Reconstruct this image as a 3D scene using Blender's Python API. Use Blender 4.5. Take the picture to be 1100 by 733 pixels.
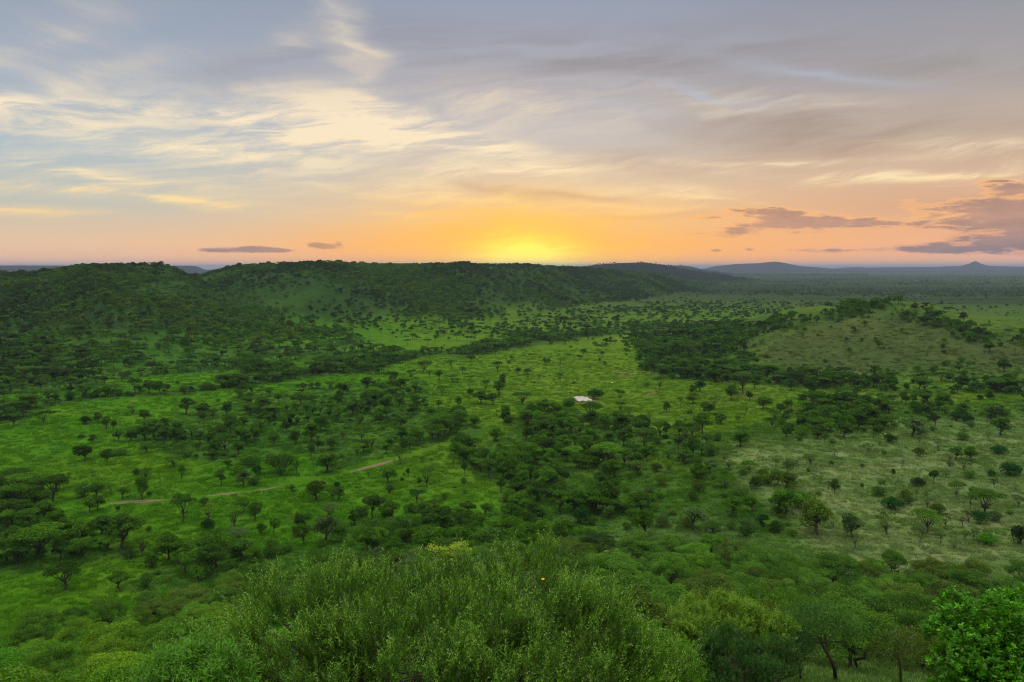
import bpy, math, random
import numpy as np

rng = np.random.default_rng(7)
random.seed(7)
scene = bpy.context.scene
for o in list(bpy.data.objects):
    bpy.data.objects.remove(o)
COL = scene.collection
R = math.radians

# ------------------------------------------------------------------ camera, sky, sun, exposure
EYE = 65.0                       # the look-out stands this high above the plain
FOC = 856.0                      # focal length in photograph pixels (1100 wide)
PITCH = R(5.24)
cam_d = bpy.data.cameras.new('camera')
cam = bpy.data.objects.new('camera', cam_d)
COL.objects.link(cam)
cam.location = (0, 0, EYE)
cam.rotation_euler = (R(90) - PITCH, 0, 0)
cam_d.sensor_width = 36.0
cam_d.lens = FOC / 1100 * 36.0
cam_d.clip_start = 0.1
cam_d.clip_end = 200000
scene.camera = cam

scene.view_settings.view_transform = 'Standard'
scene.view_settings.look = 'None'
scene.view_settings.exposure = 0.0
scene.view_settings.gamma = 1.0
scene.view_settings.use_curve_mapping = False
scene.cycles.max_bounces = 5
scene.cycles.diffuse_bounces = 2
scene.cycles.glossy_bounces = 2
scene.cycles.transmission_bounces = 2
scene.cycles.volume_bounces = 0
scene.cycles.transparent_max_bounces = 4
scene.cycles.use_denoising = True
scene.cycles.denoiser = 'OPENIMAGEDENOISE'
scene.cycles.denoising_prefilter = 'NONE'
scene.cycles.denoising_input_passes = 'RGB_ALBEDO_NORMAL'
scene.cycles.filter_width = 1.15
scene.cycles.caustics_reflective = False
scene.cycles.caustics_refractive = False

SUN_AZ = math.atan((566 - 550) / FOC)
SUN_EL = R(2.0)


def s2l(r, g, b):
    f = lambda c: (c / 255 / 12.92) if c <= 10 else ((c / 255 + 0.055) / 1.055) ** 2.4
    return (f(r), f(g), f(b), 1.0)


def px_dir(px, py):
    u = (px - 550) / FOC
    v = (366.5 - py) / FOC
    cp, sp = math.cos(PITCH), math.sin(PITCH)
    return u, cp + v * sp, -sp + v * cp


def px_azt(px, py):
    x, y, z = px_dir(px, py)
    return math.atan2(x, y), z / math.hypot(x, y)


class Nodes:
    def __init__(self, tree):
        self.t = tree
        self.n = tree.nodes
        self.n.clear()

    def add(self, typ, **kw):
        nd = self.n.new(typ)
        for k, v in kw.items():
            setattr(nd, k, v)
        return nd

    def link(self, a, b):
        self.t.links.new(a, b)

    def put(self, sock, v):
        if isinstance(v, bpy.types.NodeSocket):
            self.link(v, sock)
        else:
            sock.default_value = v

    def math(self, op, a, b=0.0, c=0.0, clamp=False):
        nd = self.add('ShaderNodeMath', operation=op, use_clamp=clamp)
        for s, v in zip(nd.inputs, (a, b, c)):
            self.put(s, v)
        return nd.outputs[0]

    def mix(self, f, a, b, blend='MIX'):
        nd = self.add('ShaderNodeMix', data_type='RGBA', blend_type=blend)
        self.put(nd.inputs[0], f)
        self.put(nd.inputs[6], a)
        self.put(nd.inputs[7], b)
        return nd.outputs[2]

    def ramp(self, f, stops, interp='LINEAR'):
        nd = self.add('ShaderNodeValToRGB')
        cr = nd.color_ramp
        cr.interpolation = interp
        while len(cr.elements) < len(stops):
            cr.elements.new(0.5)
        for e, (p, c) in zip(cr.elements, stops):
            e.position = p
            e.color = c
        self.put(nd.inputs[0], f)
        return nd.outputs[0]

    def smooth(self, v, a, b, c=0.0, d=1.0):
        nd = self.add('ShaderNodeMapRange', interpolation_type='SMOOTHSTEP')
        for s, q in zip(nd.inputs, (v, a, b, c, d)):
            self.put(s, q)
        return nd.outputs[0]

    def noise(self, vec, scale, detail=4.0, rough=0.55, dist=0.0, out=0):
        nd = self.add('ShaderNodeTexNoise')
        self.put(nd.inputs['Vector'], vec)
        nd.inputs['Scale'].default_value = scale
        nd.inputs['Detail'].default_value = detail
        nd.inputs['Roughness'].default_value = rough
        nd.inputs['Distortion'].default_value = dist
        return nd.outputs[out]


def build_world():
    w = bpy.data.worlds.new('World')
    scene.world = w
    w.use_nodes = True
    N = Nodes(w.node_tree)
    tc = N.add('ShaderNodeTexCoord')
    nrm = N.add('ShaderNodeVectorMath', operation='NORMALIZE')
    N.link(tc.outputs['Generated'], nrm.inputs[0])
    sep = N.add('ShaderNodeSeparateXYZ')
    N.link(nrm.outputs[0], sep.inputs[0])
    x, y, z = sep.outputs
    hyp = N.math('SQRT', N.math('ADD', N.math('MULTIPLY', x, x), N.math('MULTIPLY', y, y)))
    t = N.math('DIVIDE', z, N.math('MAXIMUM', hyp, 0.05))
    az = N.math('ARCTAN2', x, y)
    comb = N.add('ShaderNodeCombineXYZ')
    N.link(az, comb.inputs[0])
    N.link(t, comb.inputs[1])
    P0 = comb.outputs[0]

    def mapped(loc=(0, 0, 0), rot=0.0, scale=(1, 1, 1), vec=None, typ='TEXTURE'):
        m = N.add('ShaderNodeMapping', vector_type=typ)
        N.link(vec if vec is not None else P0, m.inputs[0])
        m.inputs['Location'].default_value = loc
        m.inputs['Rotation'].default_value = (0, 0, rot)
        m.inputs['Scale'].default_value = scale
        return m.outputs[0]

    # streaky warp so that cloud edges wander
    wv = mapped(scale=(0.30, 0.09, 1))
    wn = N.add('ShaderNodeTexNoise')
    N.link(wv, wn.inputs['Vector'])
    wn.inputs['Scale'].default_value = 1.6
    wn.inputs['Detail'].default_value = 4
    sub = N.add('ShaderNodeVectorMath', operation='SUBTRACT')
    N.link(wn.outputs[1], sub.inputs[0])
    sub.inputs[1].default_value = (0.5, 0.5, 0.5)
    mul = N.add('ShaderNodeVectorMath', operation='MULTIPLY')
    N.link(sub.outputs[0], mul.inputs[0])
    mul.inputs[1].default_value = (0.16, 0.040, 0)
    addv = N.add('ShaderNodeVectorMath', operation='ADD')
    N.link(P0, addv.inputs[0])
    N.link(mul.outputs[0], addv.inputs[1])
    PW = addv.outputs[0]

    def blob(px, py, hw, hh, ang=0.0, amp=1.0, vec=None):
        a, e = px_azt(px, py)
        m = mapped((a, e, 0), -R(ang), (hw / FOC, hh / FOC, 1), vec if vec is not None else PW)
        g = N.add('ShaderNodeTexGradient', gradient_type='QUADRATIC_SPHERE')
        N.link(m, g.inputs[0])
        return N.math('MULTIPLY', g.outputs['Fac'], amp)

    def total(lst, vec=None):
        acc = 0.0
        for b in lst:
            acc = N.math('ADD', blob(*b, vec=vec), acc)
        return acc

    T = lambda py: max(0.0, px_azt(550, py)[1]) * 2.0      # ramp position of a picture row
    tt = N.math('MULTIPLY', N.math('MAXIMUM', t, 0.0), 2.0)
    left = N.ramp(tt, [(T(288), s2l(230, 174, 136)), (T(262), s2l(224, 188, 152)), (T(225), s2l(188, 190, 180)), (T(175), s2l(170, 186, 194)),
                       (T(100), s2l(154, 168, 186)), (T(0), s2l(140, 152, 170))])
    right = N.ramp(tt, [(T(288), s2l(228, 166, 128)), (T(262), s2l(234, 170, 124)), (T(225), s2l(218, 168, 134)), (T(175), s2l(200, 174, 150)),
                        (T(100), s2l(166, 160, 160)), (T(0), s2l(134, 138, 152))])
    sunr = N.ramp(tt, [(T(288), s2l(250, 160, 60)), (T(268), s2l(250, 176, 84)), (T(240), s2l(244, 196, 132)), (T(205), s2l(228, 196, 156)),
                       (T(150), s2l(198, 190, 184)), (T(90), s2l(176, 172, 178)), (T(0), s2l(148, 156, 174))])
    side = N.mix(N.smooth(az, -0.25, 0.35), left, right)
    daz = N.math('SUBTRACT', az, SUN_AZ)
    wsun = N.math('EXPONENT', N.math('MULTIPLY', N.math('MULTIPLY', daz, daz), -1 / (2 * 0.23 ** 2)))
    base = N.mix(wsun, side, sunr)

    # fine fibres: noise drawn out along the wind, fanning up towards the left
    fib = N.noise(mapped(rot=R(7), scale=(0.13, 0.019, 1), vec=PW), 1.0, 9.0, 0.66, 0.25)
    fib2 = N.noise(mapped((0.3, 0.1, 0), R(4), (0.30, 0.040, 1), PW), 1.0, 6.0, 0.58, 0.2)
    fib3 = N.noise(mapped((0.7, 0.2, 0), R(-16), (0.16, 0.030, 1), PW), 1.0, 8.0, 0.62, 0.3)

    # thin bright cirrus
    def cover(lst, f, lo, hi, a, b):
        return N.math('MULTIPLY', total(lst), N.smooth(f, lo, hi, a, b), clamp=True)
    steep = cover([(40, 40, 170, 46, -26, 0.75), (90, 84, 170, 30, -20, 0.75), (366, 30, 40, 90, 14, 0.9), (384, 84, 44, 90, -10, 1.2), (352, 118, 80, 50, 30, 0.8), (300, 40, 130, 26, -24, 0.45), (180, 110, 120, 30, -14, 0.4),
                   (280, 92, 110, 20, -10, 0.45)], fib3, 0.30, 0.74, 0.22, 1.25)
    lights = [
        (60, 118, 200, 30, -8, 0.8), (200, 160, 300, 40, 6, 0.95), (330, 142, 250, 52, 10, 0.95), (430, 130, 210, 40, 14, 1.0), (400, 142, 280, 24, 6, 0.7), (120, 188, 230, 22, 8, 0.9),
        (170, 216, 230, 11, 4, 1.1), (560, 112, 260, 46, 4, 0.55), (480, 215, 320, 30, 3, 0.6), (540, 190, 260, 36, -3, 0.6), (560, 244, 200, 24, 0, 1.1), (575, 222, 150, 20, 4, 0.8), (548, 262, 120, 10, 0, 0.8),
        (800, 106, 190, 26, 9, 0.65), (960, 190, 300, 14, 5, 1.15), (830, 172, 200, 7, 2, 0.9), (700, 205, 170, 14, 2, 0.7), (1070, 166, 130, 24, 8, 0.7),
        (10, 225, 120, 10, 4, 0.7), (40, 204, 130, 14, -3, 0.6), (420, 232, 130, 9, 3, 0.9), (640, 232, 150, 9, -2, 0.7), (520, 160, 200, 22, 6, 0.6), (600, 180, 170, 10, -4, 0.7), (660, 222, 160, 8, 3, 0.6), (740, 215, 160, 7, 4, 0.6), (1000, 160, 160, 10, 6, 0.5)]
    lm = N.math('ADD', cover(lights, fib, 0.36, 0.66, 0.10, 1.5), steep, clamp=True)
    lcol = N.ramp(tt, [(T(288), s2l(255, 190, 92)), (T(238), s2l(255, 214, 138)), (T(190), s2l(250, 228, 186)), (T(130), s2l(250, 229, 194)), (T(85), s2l(228, 210, 184)), (T(0), s2l(206, 198, 188))])
    sky = N.mix(N.math('MULTIPLY', lm, 0.92), base, lcol)

    # grey tan veil, heavier on the right
    greys = [(700, 60, 420, 60, 6, 0.6), (880, 130, 420, 56, 7, 0.9), (980, 60, 330, 60, 10, 0.5), (740, 178, 260, 22, 3, 0.85), (1010, 222, 230, 20, 0, 0.4),
             (560, 66, 240, 44, 3, 0.5), (330, 50, 120, 50, -22, 0.35), (900, 158, 300, 24, 5, 0.7), (250, 70, 120, 40, -20, 0.3), (650, 160, 150, 18, 4, 0.5), (450, 60, 130, 60, 10, 0.4), (620, 210, 140, 9, 4, 0.6), (700, 235, 150, 8, 0, 0.5), (480, 250, 120, 7, 0, 0.35), (520, 200, 110, 9, 6, 0.4)]
    G = N.math('MULTIPLY', total(greys), N.smooth(fib2, 0.34, 0.64, 0.15, 1.4), clamp=True)
    gcol = N.ramp(tt, [(T(288), s2l(200, 146, 122)), (T(215), s2l(200, 154, 122)), (T(165), s2l(172, 148, 130)), (T(100), s2l(150, 140, 136)), (T(0), s2l(122, 126, 140))])
    sky = N.mix(N.math('MULTIPLY', G, 0.85), sky, gcol)

    # a cool lit edge between the veils
    cool = cover([(760, 100, 130, 9, 12, 1.3), (880, 78, 170, 12, 14, 0.9), (660, 116, 120, 14, 4, 0.6)], fib2, 0.3, 0.7, 0.5, 1.2)
    sky = N.mix(N.math('MULTIPLY', cool, 0.7), sky, s2l(176, 184, 200))

    # low cumulus banks, dark with lit rims
    puff = N.noise(mapped(scale=(0.058, 0.0125, 1)), 1.0, 8.0, 0.64, 0.1)
    cum = total([(236, 269, 36, 5, 0, 1.3), (270, 268, 40, 8, 0, 1.6), (302, 269, 34, 4, 0, 1.2), (350, 265, 30, 7, 6, 1.7), (364, 262, 14, 8, 20, 0.8),
                 (850, 236, 120, 20, 5, 1.35), (850, 243, 120, 8, 0, 0.7), (790, 250, 90, 10, 0, 0.8), (760, 234, 50, 7, 0, 0.7), (1060, 230, 130, 24, 8, 1.15), (1105, 245, 80, 44, 0, 1.3), (1090, 205, 70, 16, 8, 1.1), (960, 240, 110, 10, 2, 0.8),
                 (905, 269, 95, 5, 0, 1.1), (1010, 267, 80, 10, 0, 1.3), (1085, 258, 90, 8, 3, 1.2), (770, 269, 12, 4, 0, 0.8), (805, 268, 12, 4, 0, 0.8)], vec=P0)
    d = N.math('ADD', cum, N.math('MULTIPLY', N.math('SUBTRACT', puff, 0.5), 3.2))
    dm = N.math('MULTIPLY', d, N.smooth(cum, 0.02, 0.3))
    body = N.smooth(dm, 0.30, 0.75)
    rim = N.math('MULTIPLY', N.smooth(dm, 0.12, 0.38), N.smooth(dm, 0.8, 0.4))
    rimcol = N.mix(N.smooth(t, 0.025, 0.06), s2l(206, 146, 124), s2l(255, 184, 112))
    bodycol = N.mix(N.smooth(t, 0.012, 0.06), s2l(108, 100, 112), s2l(178, 138, 120))
    bodycol = N.mix(N.smooth(puff, 0.35, 0.7), N.mix(1.0, bodycol, (1.18, 1.1, 1.06, 1), 'MULTIPLY'), N.mix(1.0, bodycol, (0.82, 0.84, 0.9, 1), 'MULTIPLY'))
    sky = N.mix(N.math('MULTIPLY', body, 0.88), sky, bodycol)
    sky = N.mix(N.math('MULTIPLY', rim, 0.5), sky, rimcol)

    # glow where the sun has just touched the ridge
    streak = N.smooth(fib, 0.32, 0.66, 0.55, 1.25)
    for hw, hh, amp, col in ((500, 104, 0.95, s2l(255, 168, 62)), (250, 130, 1.05, s2l(255, 204, 88)), (330, 84, 0.9, s2l(255, 176, 40)), (190, 96, 1.5, s2l(255, 194, 22)), (100, 56, 2.4, (1.15, 0.90, 0.06, 1))):
        g = N.math('MULTIPLY', blob(566, 286, hw, hh, 0, amp, P0), streak, clamp=True)
        sky = N.mix(g, sky, col)

    # the long slant through the low air takes light from the bottom of the sky: it starts out brighter
    lift = N.math('ADD', N.math('MULTIPLY', N.math('EXPONENT', N.math('MULTIPLY', N.math('MAXIMUM', t, 0.0), -45.0)), 0.55), 1.07)
    vs = N.add('ShaderNodeVectorMath', operation='SCALE')
    N.link(sky, vs.inputs[0])
    N.link(lift, vs.inputs['Scale'])
    sky = vs.outputs[0]

    # added fill: sky above the frame is brightened to light the ground
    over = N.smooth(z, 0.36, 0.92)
    sky = N.mix(over, sky, OVERHEAD_FILL)

    ns = N.add('ShaderNodeTexSky', sky_type='NISHITA')
    ns.sun_disc = False
    ns.sun_elevation = SUN_EL
    ns.sun_rotation = SUN_AZ
    ns.altitude = 1500
    nis = N.mix(1.0, ns.outputs[0], (0.003, 0.003, 0.003, 1), 'MULTIPLY')
    sky = N.mix(1.0, sky, nis, 'ADD')
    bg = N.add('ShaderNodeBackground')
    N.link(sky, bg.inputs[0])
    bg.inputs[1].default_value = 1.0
    out = N.add('ShaderNodeOutputWorld')
    N.link(bg.outputs[0], out.inputs[0])
    w.cycles.sampling_method = 'MANUAL'
    w.cycles.sample_map_resolution = 512


OVERHEAD_FILL = (2.9, 2.9, 2.6, 1)  # raised zenith radiance, added as fill light for the ground
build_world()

sun_d = bpy.data.lights.new('sun', 'SUN')
sun_d.energy = 0.5
sun_d.angle = R(3.0)
sun_d.color = (1.0, 0.72, 0.42)
sun = bpy.data.objects.new('sun', sun_d)
COL.objects.link(sun)
sun.location = (0, 0, 400)
sun.rotation_euler = (R(90) - SUN_EL, 0, math.pi - SUN_AZ)   # shines from the ridge back towards the look-out

# ------------------------------------------------------------------ helpers


def hash2(ix, iy, seed):
    h = (ix.astype(np.int64) * 374761393 + iy.astype(np.int64) * 668265263 + seed * 1274126177) & 0x7FFFFFFF
    h = ((h ^ (h >> 13)) * 1274126177) & 0x7FFFFFFF
    return ((h ^ (h >> 16)) & 0xFFFFFF) / float(0xFFFFFF)


def vnoise(x, y, seed=0):
    x = np.asarray(x, float)
    y = np.asarray(y, float)
    ix, iy = np.floor(x), np.floor(y)
    fx, fy = x - ix, y - iy
    fx, fy = fx * fx * (3 - 2 * fx), fy * fy * (3 - 2 * fy)
    a, b = hash2(ix, iy, seed), hash2(ix + 1, iy, seed)
    c, d = hash2(ix, iy + 1, seed), hash2(ix + 1, iy + 1, seed)
    return (a + (b - a) * fx) * (1 - fy) + (c + (d - c) * fx) * fy


def fbm(x, y, seed=0, octv=4):
    s, a, t = 0, 1.0, 0
    for k in range(octv):
        s = s + a * vnoise(x * 2 ** k, y * 2 ** k, seed + k * 17)
        t += a
        a *= 0.5
    return s / t                                    # 0..1


def sstep(v, a, b):
    q = np.clip((np.asarray(v, float) - a) / (b - a), 0, 1)
    return q * q * (3 - 2 * q)


def make_mesh(name, V, F, mats=(), smooth=False, attrs=None, mat_idx=None):
    """V (n,3); F (m,4) quads with -1 in the last column for triangles."""
    V = np.asarray(V, np.float32)
    F = np.asarray(F, np.int64)
    me = bpy.data.meshes.new(name)
    me.vertices.add(len(V))
    me.vertices.foreach_set('co', V.ravel())
    if F.shape[1] == 3:
        tot = np.full(len(F), 3)
        flat = F.ravel()
    else:
        tri = F[:, 3] < 0
        tot = np.where(tri, 3, 4)
        flat = F.ravel()[F.ravel() >= 0]
    me.loops.add(len(flat))
    me.loops.foreach_set('vertex_index', flat.astype(np.int32))
    me.polygons.add(len(F))
    st = np.concatenate([[0], np.cumsum(tot)[:-1]]).astype(np.int32)
    me.polygons.foreach_set('loop_start', st)
    me.polygons.foreach_set('use_smooth', np.full(len(F), smooth))
    for m in mats:
        me.materials.append(m)
    if mat_idx is not None:
        me.polygons.foreach_set('material_index', np.asarray(mat_idx, np.int32))
    for k, v in (attrs or {}).items():
        v = np.asarray(v, np.float32)
        if v.ndim == 1:
            me.attributes.new(k, 'FLOAT', 'POINT').data.foreach_set('value', v)
        else:
            me.attributes.new(k, 'FLOAT_COLOR', 'POINT').data.foreach_set('color', np.c_[v, np.ones(len(v))].astype(np.float32).ravel())
    me.update(calc_edges=True)
    return me


def tube(path, radii, sides=6):
    """Tube along a polyline -> V, F."""
    P = np.asarray(path, float)
    n = len(P)
    T = np.gradient(P, axis=0)
    T /= np.linalg.norm(T, axis=1)[:, None] + 1e-9
    ref = np.array([0.31, 0.95, 0.05])
    A = np.cross(T, ref)
    A /= np.linalg.norm(A, axis=1)[:, None] + 1e-9
    B = np.cross(T, A)
    ang = np.arange(sides) / sides * 2 * math.pi
    V = (P[:, None, :] + np.asarray(radii)[:, None, None] * (np.cos(ang)[None, :, None] * A[:, None, :] + np.sin(ang)[None, :, None] * B[:, None, :])).reshape(-1, 3)
    F = []
    for i in range(n - 1):
        for k in range(sides):
            k2 = (k + 1) % sides
            F.append((i * sides + k, i * sides + k2, (i + 1) * sides + k2, (i + 1) * sides + k))
    return V, np.array(F)


def join(parts):
    Vs, Fs, off = [], [], 0
    for V, F in parts:
        Vs.append(V)
        F = np.array(F)
        Fs.append(np.where(F >= 0, F + off, F))
        off += len(V)
    return np.concatenate(Vs), np.concatenate(Fs)


def unit(v):
    return v / (np.linalg.norm(v, axis=-1, keepdims=True) + 1e-9)


def leaves(C, Nrm, L, W, rg, axis=None, fold=0.15):
    """Diamond leaves at C, facing Nrm, length L, width W -> V, F."""
    n = len(C)
    if axis is None:
        axis = rg.normal(size=(n, 3))
    A = unit(axis - (axis * Nrm).sum(1)[:, None] * Nrm)
    B = np.cross(Nrm, A)
    L = np.broadcast_to(L, n)[:, None]
    W = np.broadcast_to(W, n)[:, None]
    k = rg.uniform(0.3, 0.6, (n, 1))
    V = np.stack([C - A * L * 0.5, C + B * W * 0.5 + A * L * (k - 0.5) + Nrm * W * fold, C + A * L * 0.5, C - B * W * 0.5 + A * L * (k - 0.5) + Nrm * W * fold], 1).reshape(-1, 3)
    F = np.arange(n * 4).reshape(n, 4)
    return V, F


# ------------------------------------------------------------------ materials


def mat_foliage(name, trans=0.32, gloss=0.0, var=0.45, nscale=0.6, spread=False, tip=None):
    m = bpy.data.materials.new(name)
    m.use_nodes = True
    N = Nodes(m.node_tree)
    oi = N.add('ShaderNodeObjectInfo')
    at = N.add('ShaderNodeAttribute', attribute_name='tone')
    tc = N.add('ShaderNodeTexCoord')
    nz = N.noise(tc.outputs['Object'], nscale, 3.0, 0.6)
    f = N.math('ADD', N.math('MULTIPLY', at.outputs['Fac'], 0.55), N.math('MULTIPLY', nz, 0.45))
    f = N.math('ADD', f, N.math('MULTIPLY', N.math('SUBTRACT', oi.outputs['Random'], 0.5), 0.30))
    own_col = N.add('ShaderNodeAttribute', attribute_name='tint', attribute_type='INSTANCER').outputs['Color'] if spread else oi.outputs['Color']
    dark = N.mix(1.0, own_col, (1 - var, 1 - var * 0.85, 1 - var, 1), 'MULTIPLY')
    light = N.mix(1.0, own_col, (1 + var * 1.15, 1 + var, 1 + var * 0.6, 1), 'MULTIPLY')
    col = N.mix(N.smooth(f, 0.15, 0.85), dark, light)
    if tip:
        col = N.mix(N.smooth(at.outputs['Fac'], 1.0, 2.0), col, tip)
    df = N.add('ShaderNodeBsdfDiffuse')
    N.link(col, df.inputs[0])
    tr = N.add('ShaderNodeBsdfTranslucent')
    N.link(N.mix(1.0, col, (1.25, 1.3, 0.7, 1), 'MULTIPLY'), tr.inputs[0])
    mx = N.add('ShaderNodeMixShader')
    mx.inputs[0].default_value = trans
    N.link(df.outputs[0], mx.inputs[1])
    N.link(tr.outputs[0], mx.inputs[2])
    sh = mx.outputs[0]
    if gloss:
        gg = N.add('ShaderNodeBsdfGlossy')
        gg.inputs['Roughness'].default_value = 0.42
        gg.inputs['Color'].default_value = (0.9, 0.95, 0.9, 1)
        m2 = N.add('ShaderNodeMixShader')
        m2.inputs[0].default_value = gloss
        N.link(sh, m2.inputs[1])
        N.link(gg.outputs[0], m2.inputs[2])
        sh = m2.outputs[0]
    out = N.add('ShaderNodeOutputMaterial')
    N.link(sh, out.inputs[0])
    return m


def mat_plain(name, c1, c2, scale, rough=0.9, bump=0.0):
    m = bpy.data.materials.new(name)
    m.use_nodes = True
    N = Nodes(m.node_tree)
    tc = N.add('ShaderNodeTexCoord')
    nz = N.noise(tc.outputs['Object'], scale, 6.0, 0.65)
    b = N.add('ShaderNodeBsdfPrincipled')
    N.link(N.mix(N.smooth(nz, 0.3, 0.7), c1, c2), b.inputs['Base Color'])
    b.inputs['Roughness'].default_value = rough
    b.inputs['Specular IOR Level'].default_value = 0.2
    if bump:
        bp = N.add('ShaderNodeBump')
        bp.inputs['Strength'].default_value = bump
        bp.inputs['Distance'].default_value = 0.05
        N.link(nz, bp.inputs['Height'])
        N.link(bp.outputs[0], b.inputs['Normal'])
    out = N.add('ShaderNodeOutputMaterial')
    N.link(b.outputs[0], out.inputs[0])
    return m


M_LEAF = mat_foliage('foliage')
M_MASS = mat_foliage('distant_foliage', spread=True)
M_NEAR = mat_foliage('near_foliage', 0.34, 0.008, 0.5, 0.9)
M_BARK = mat_plain('bark', (0.028, 0.022, 0.018, 1), (0.085, 0.07, 0.055, 1), 6.0, bump=0.4)
M_PALEBARK = mat_plain('pale_bark', (0.07, 0.06, 0.05, 1), (0.20, 0.18, 0.15, 1), 5.0, bump=0.4)
M_ROCK = mat_plain('rock', (0.22, 0.24, 0.25, 1), (0.42, 0.45, 0.47, 1), 3.0, bump=0.6)
M_WHITE = mat_plain('white_stone', (0.5, 0.48, 0.42, 1), (0.72, 0.70, 0.64, 1), 4.0)
M_SOIL = mat_plain('track_soil', (0.058, 0.066, 0.022, 1), (0.150, 0.098, 0.060, 1), 0.45)
M_YELLOW = mat_plain('yellow_petal', (0.75, 0.42, 0.01, 1), (0.85, 0.55, 0.03, 1), 20.0)
M_LIME = mat_plain('lime_flower', (0.14, 0.21, 0.012, 1), (0.24, 0.31, 0.02, 1), 9.0)

# ------------------------------------------------------------------ terrain
TH = np.unique(np.concatenate([np.arange(-180, -44, 4.0), np.arange(-44, 44.01, 0.13), np.arange(46, 180.1, 4.0)]))
DD = np.concatenate([np.exp(np.arange(math.log(1.5), math.log(3000), 0.0145)), np.exp(np.arange(math.log(3000), math.log(62000), 0.032))])


def px_th(px):
    return math.degrees(math.atan((px - 550) / FOC))


def build_heights():
    th, d = np.meshgrid(TH, DD, indexing='ij')
    x, y = d * np.sin(np.radians(th)), d * np.cos(np.radians(th))
    ld = np.log(DD)
    prof = {
        'left': ([1, 4, 10, 18, 30, 45, 60, 80, 100, 120, 145, 180, 230, 1e5], [63, 62, 57.5, 52.5, 46, 39, 32.5, 25, 17, 10, 4.2, 1.2, 0, 0]),
        'mid': ([1, 4, 10, 18, 30, 45, 60, 80, 110, 140, 170, 220, 260, 1e5], [63, 62, 57.5, 52.5, 46.5, 40, 35, 29, 19, 10.5, 5, 1.2, 0, 0]),
        'right': ([1, 4, 10, 20, 30, 45, 60, 80, 110, 130, 150, 200, 300, 360, 480, 1e5], [63, 61.5, 57, 51, 46.5, 40.3, 36, 30.5, 20, 14, 11, 9, 6, 5, 0, 0]),
        'back': ([1, 10, 60, 200, 500, 900, 1e5], [63, 62.5, 62, 60, 30, 0, 0])}
    P = {k: np.interp(ld, np.log(a), b) for k, (a, b) in prof.items()}
    ker = np.exp(-0.5 * (np.arange(-12, 13) / 5.0) ** 2)
    ker /= ker.sum()
    for k in P:
        P[k] = np.convolve(np.pad(P[k], 12, 'edge'), ker, 'valid')
    wr = sstep(th, 2, 22)
    wl = sstep(-th, 2, 24)
    wb = sstep(np.abs(th), 60, 95)
    z = P['mid'][None] * (1 - wr - wl) + P['right'][None] * wr + P['left'][None] * wl
    z = z * (1 - wb) + P['back'][None] * wb
    near = sstep(d, 6, 30) * (1 - sstep(d, 150, 260))
    z = z + near * (fbm(x / 22, y / 22, 3, 3) - 0.5) * 3.0
    # plain: gentle swells
    pl = sstep(d, 150, 320)
    z = z + pl * ((fbm(x / 120, y / 120, 5, 3) - 0.5) * 2.4 + (fbm(x / 18, y / 18, 9, 2) - 0.5) * 0.5)
    # the bare hill on the right
    z = z + 27.0 * np.exp(-0.5 * (np.abs(x - 279) / 82) ** 2.2 - 0.5 * ((y - 605) / 95) ** 2)
    z = z + 9 * np.exp(-0.5 * ((x - 310) / 150) ** 2 - 0.5 * ((y - 600) / 115) ** 2)
    z = z + 9 * np.exp(-0.5 * ((x - 300) / 130) ** 2 - 0.5 * ((y - 600) / 120) ** 2) * (fbm(x / 38, y / 38, 31, 3) - 0.5) * 2
    # wooded ridge
    cols = np.array([(-700, 330, 900, 286), (-200, 420, 1000, 289), (0, 480, 1120, 296), (50, 500, 1130, 294), (100, 520, 1130, 288.5), (160, 560, 1150, 287), (186, 570, 1180, 291),
                     (212, 600, 1230, 299), (246, 600, 1280, 289), (300, 620, 1250, 286), (350, 660, 1300, 286), (400, 700, 1350, 287.5), (450, 760, 1400, 287.5),
                     (500, 850, 1480, 285.5), (540, 950, 1550, 286), (580, 1050, 1700, 287.5), (620, 1180, 1900, 289), (660, 1350, 2150, 292), (700, 1550, 2500, 296), (760, 1900, 2900, 302)], float)
    cth = np.degrees(np.arctan((cols[:, 0] - 550) / FOC))
    df, dc, yc = (np.interp(TH, cth, cols[:, i])[:, None] for i in (1, 2, 3))
    k5 = np.exp(-0.5 * (np.arange(-10, 11) / 4.0) ** 2)
    k5 /= k5.sum()
    sm = lambda a: np.convolve(np.pad(a[:, 0], 10, 'edge'), k5, 'valid')[:, None]
    df, dc, yc = sm(df), sm(dc), sm(yc)
    fade = 1 - sstep(TH, px_th(690), px_th(770))[:, None]
    zc = (EYE + (288 - yc) * dc / FOC) * fade
    s = (d - df) / (dc - df)
    up = np.where(s < 1, np.clip(s, 0, 1) ** 1.25 * 0.55 + sstep(s, 0.0, 1.0) * 0.45, 1 - 0.45 * sstep(s, 1.0, 2.2))
    z = z + zc * up * (1 - sstep(d, 4200, 6500)) * (np.abs(th) < 100)
    mid = np.clip(s, 0, 1) * np.clip(1.0 - s, 0, 1) * 4
    rid = 1 - np.abs(fbm(th * 0.16 + 7 + s * 0.35, s * 0.8 + 3, 41, 3) * 2 - 1) * 2
    z = z + mid * rid * 20 * fade + mid * (fbm(x / 90, y / 90, 43, 3) - 0.5) * 12 * fade
    # second hump behind it
    def crest(pts, dist, width, z0=0.0):
        pts = np.array(pts, float)
        tth = np.degrees(np.arctan((pts[:, 0] - 550) / FOC))
        yy = np.interp(TH, tth, pts[:, 1], left=pts[0, 1], right=pts[-1, 1])[:, None]
        hz = np.maximum(EYE + (288 - yy) * dist / FOC, 0)
        return hz * np.exp(-0.5 * ((d - dist) / width) ** 2)
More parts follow.
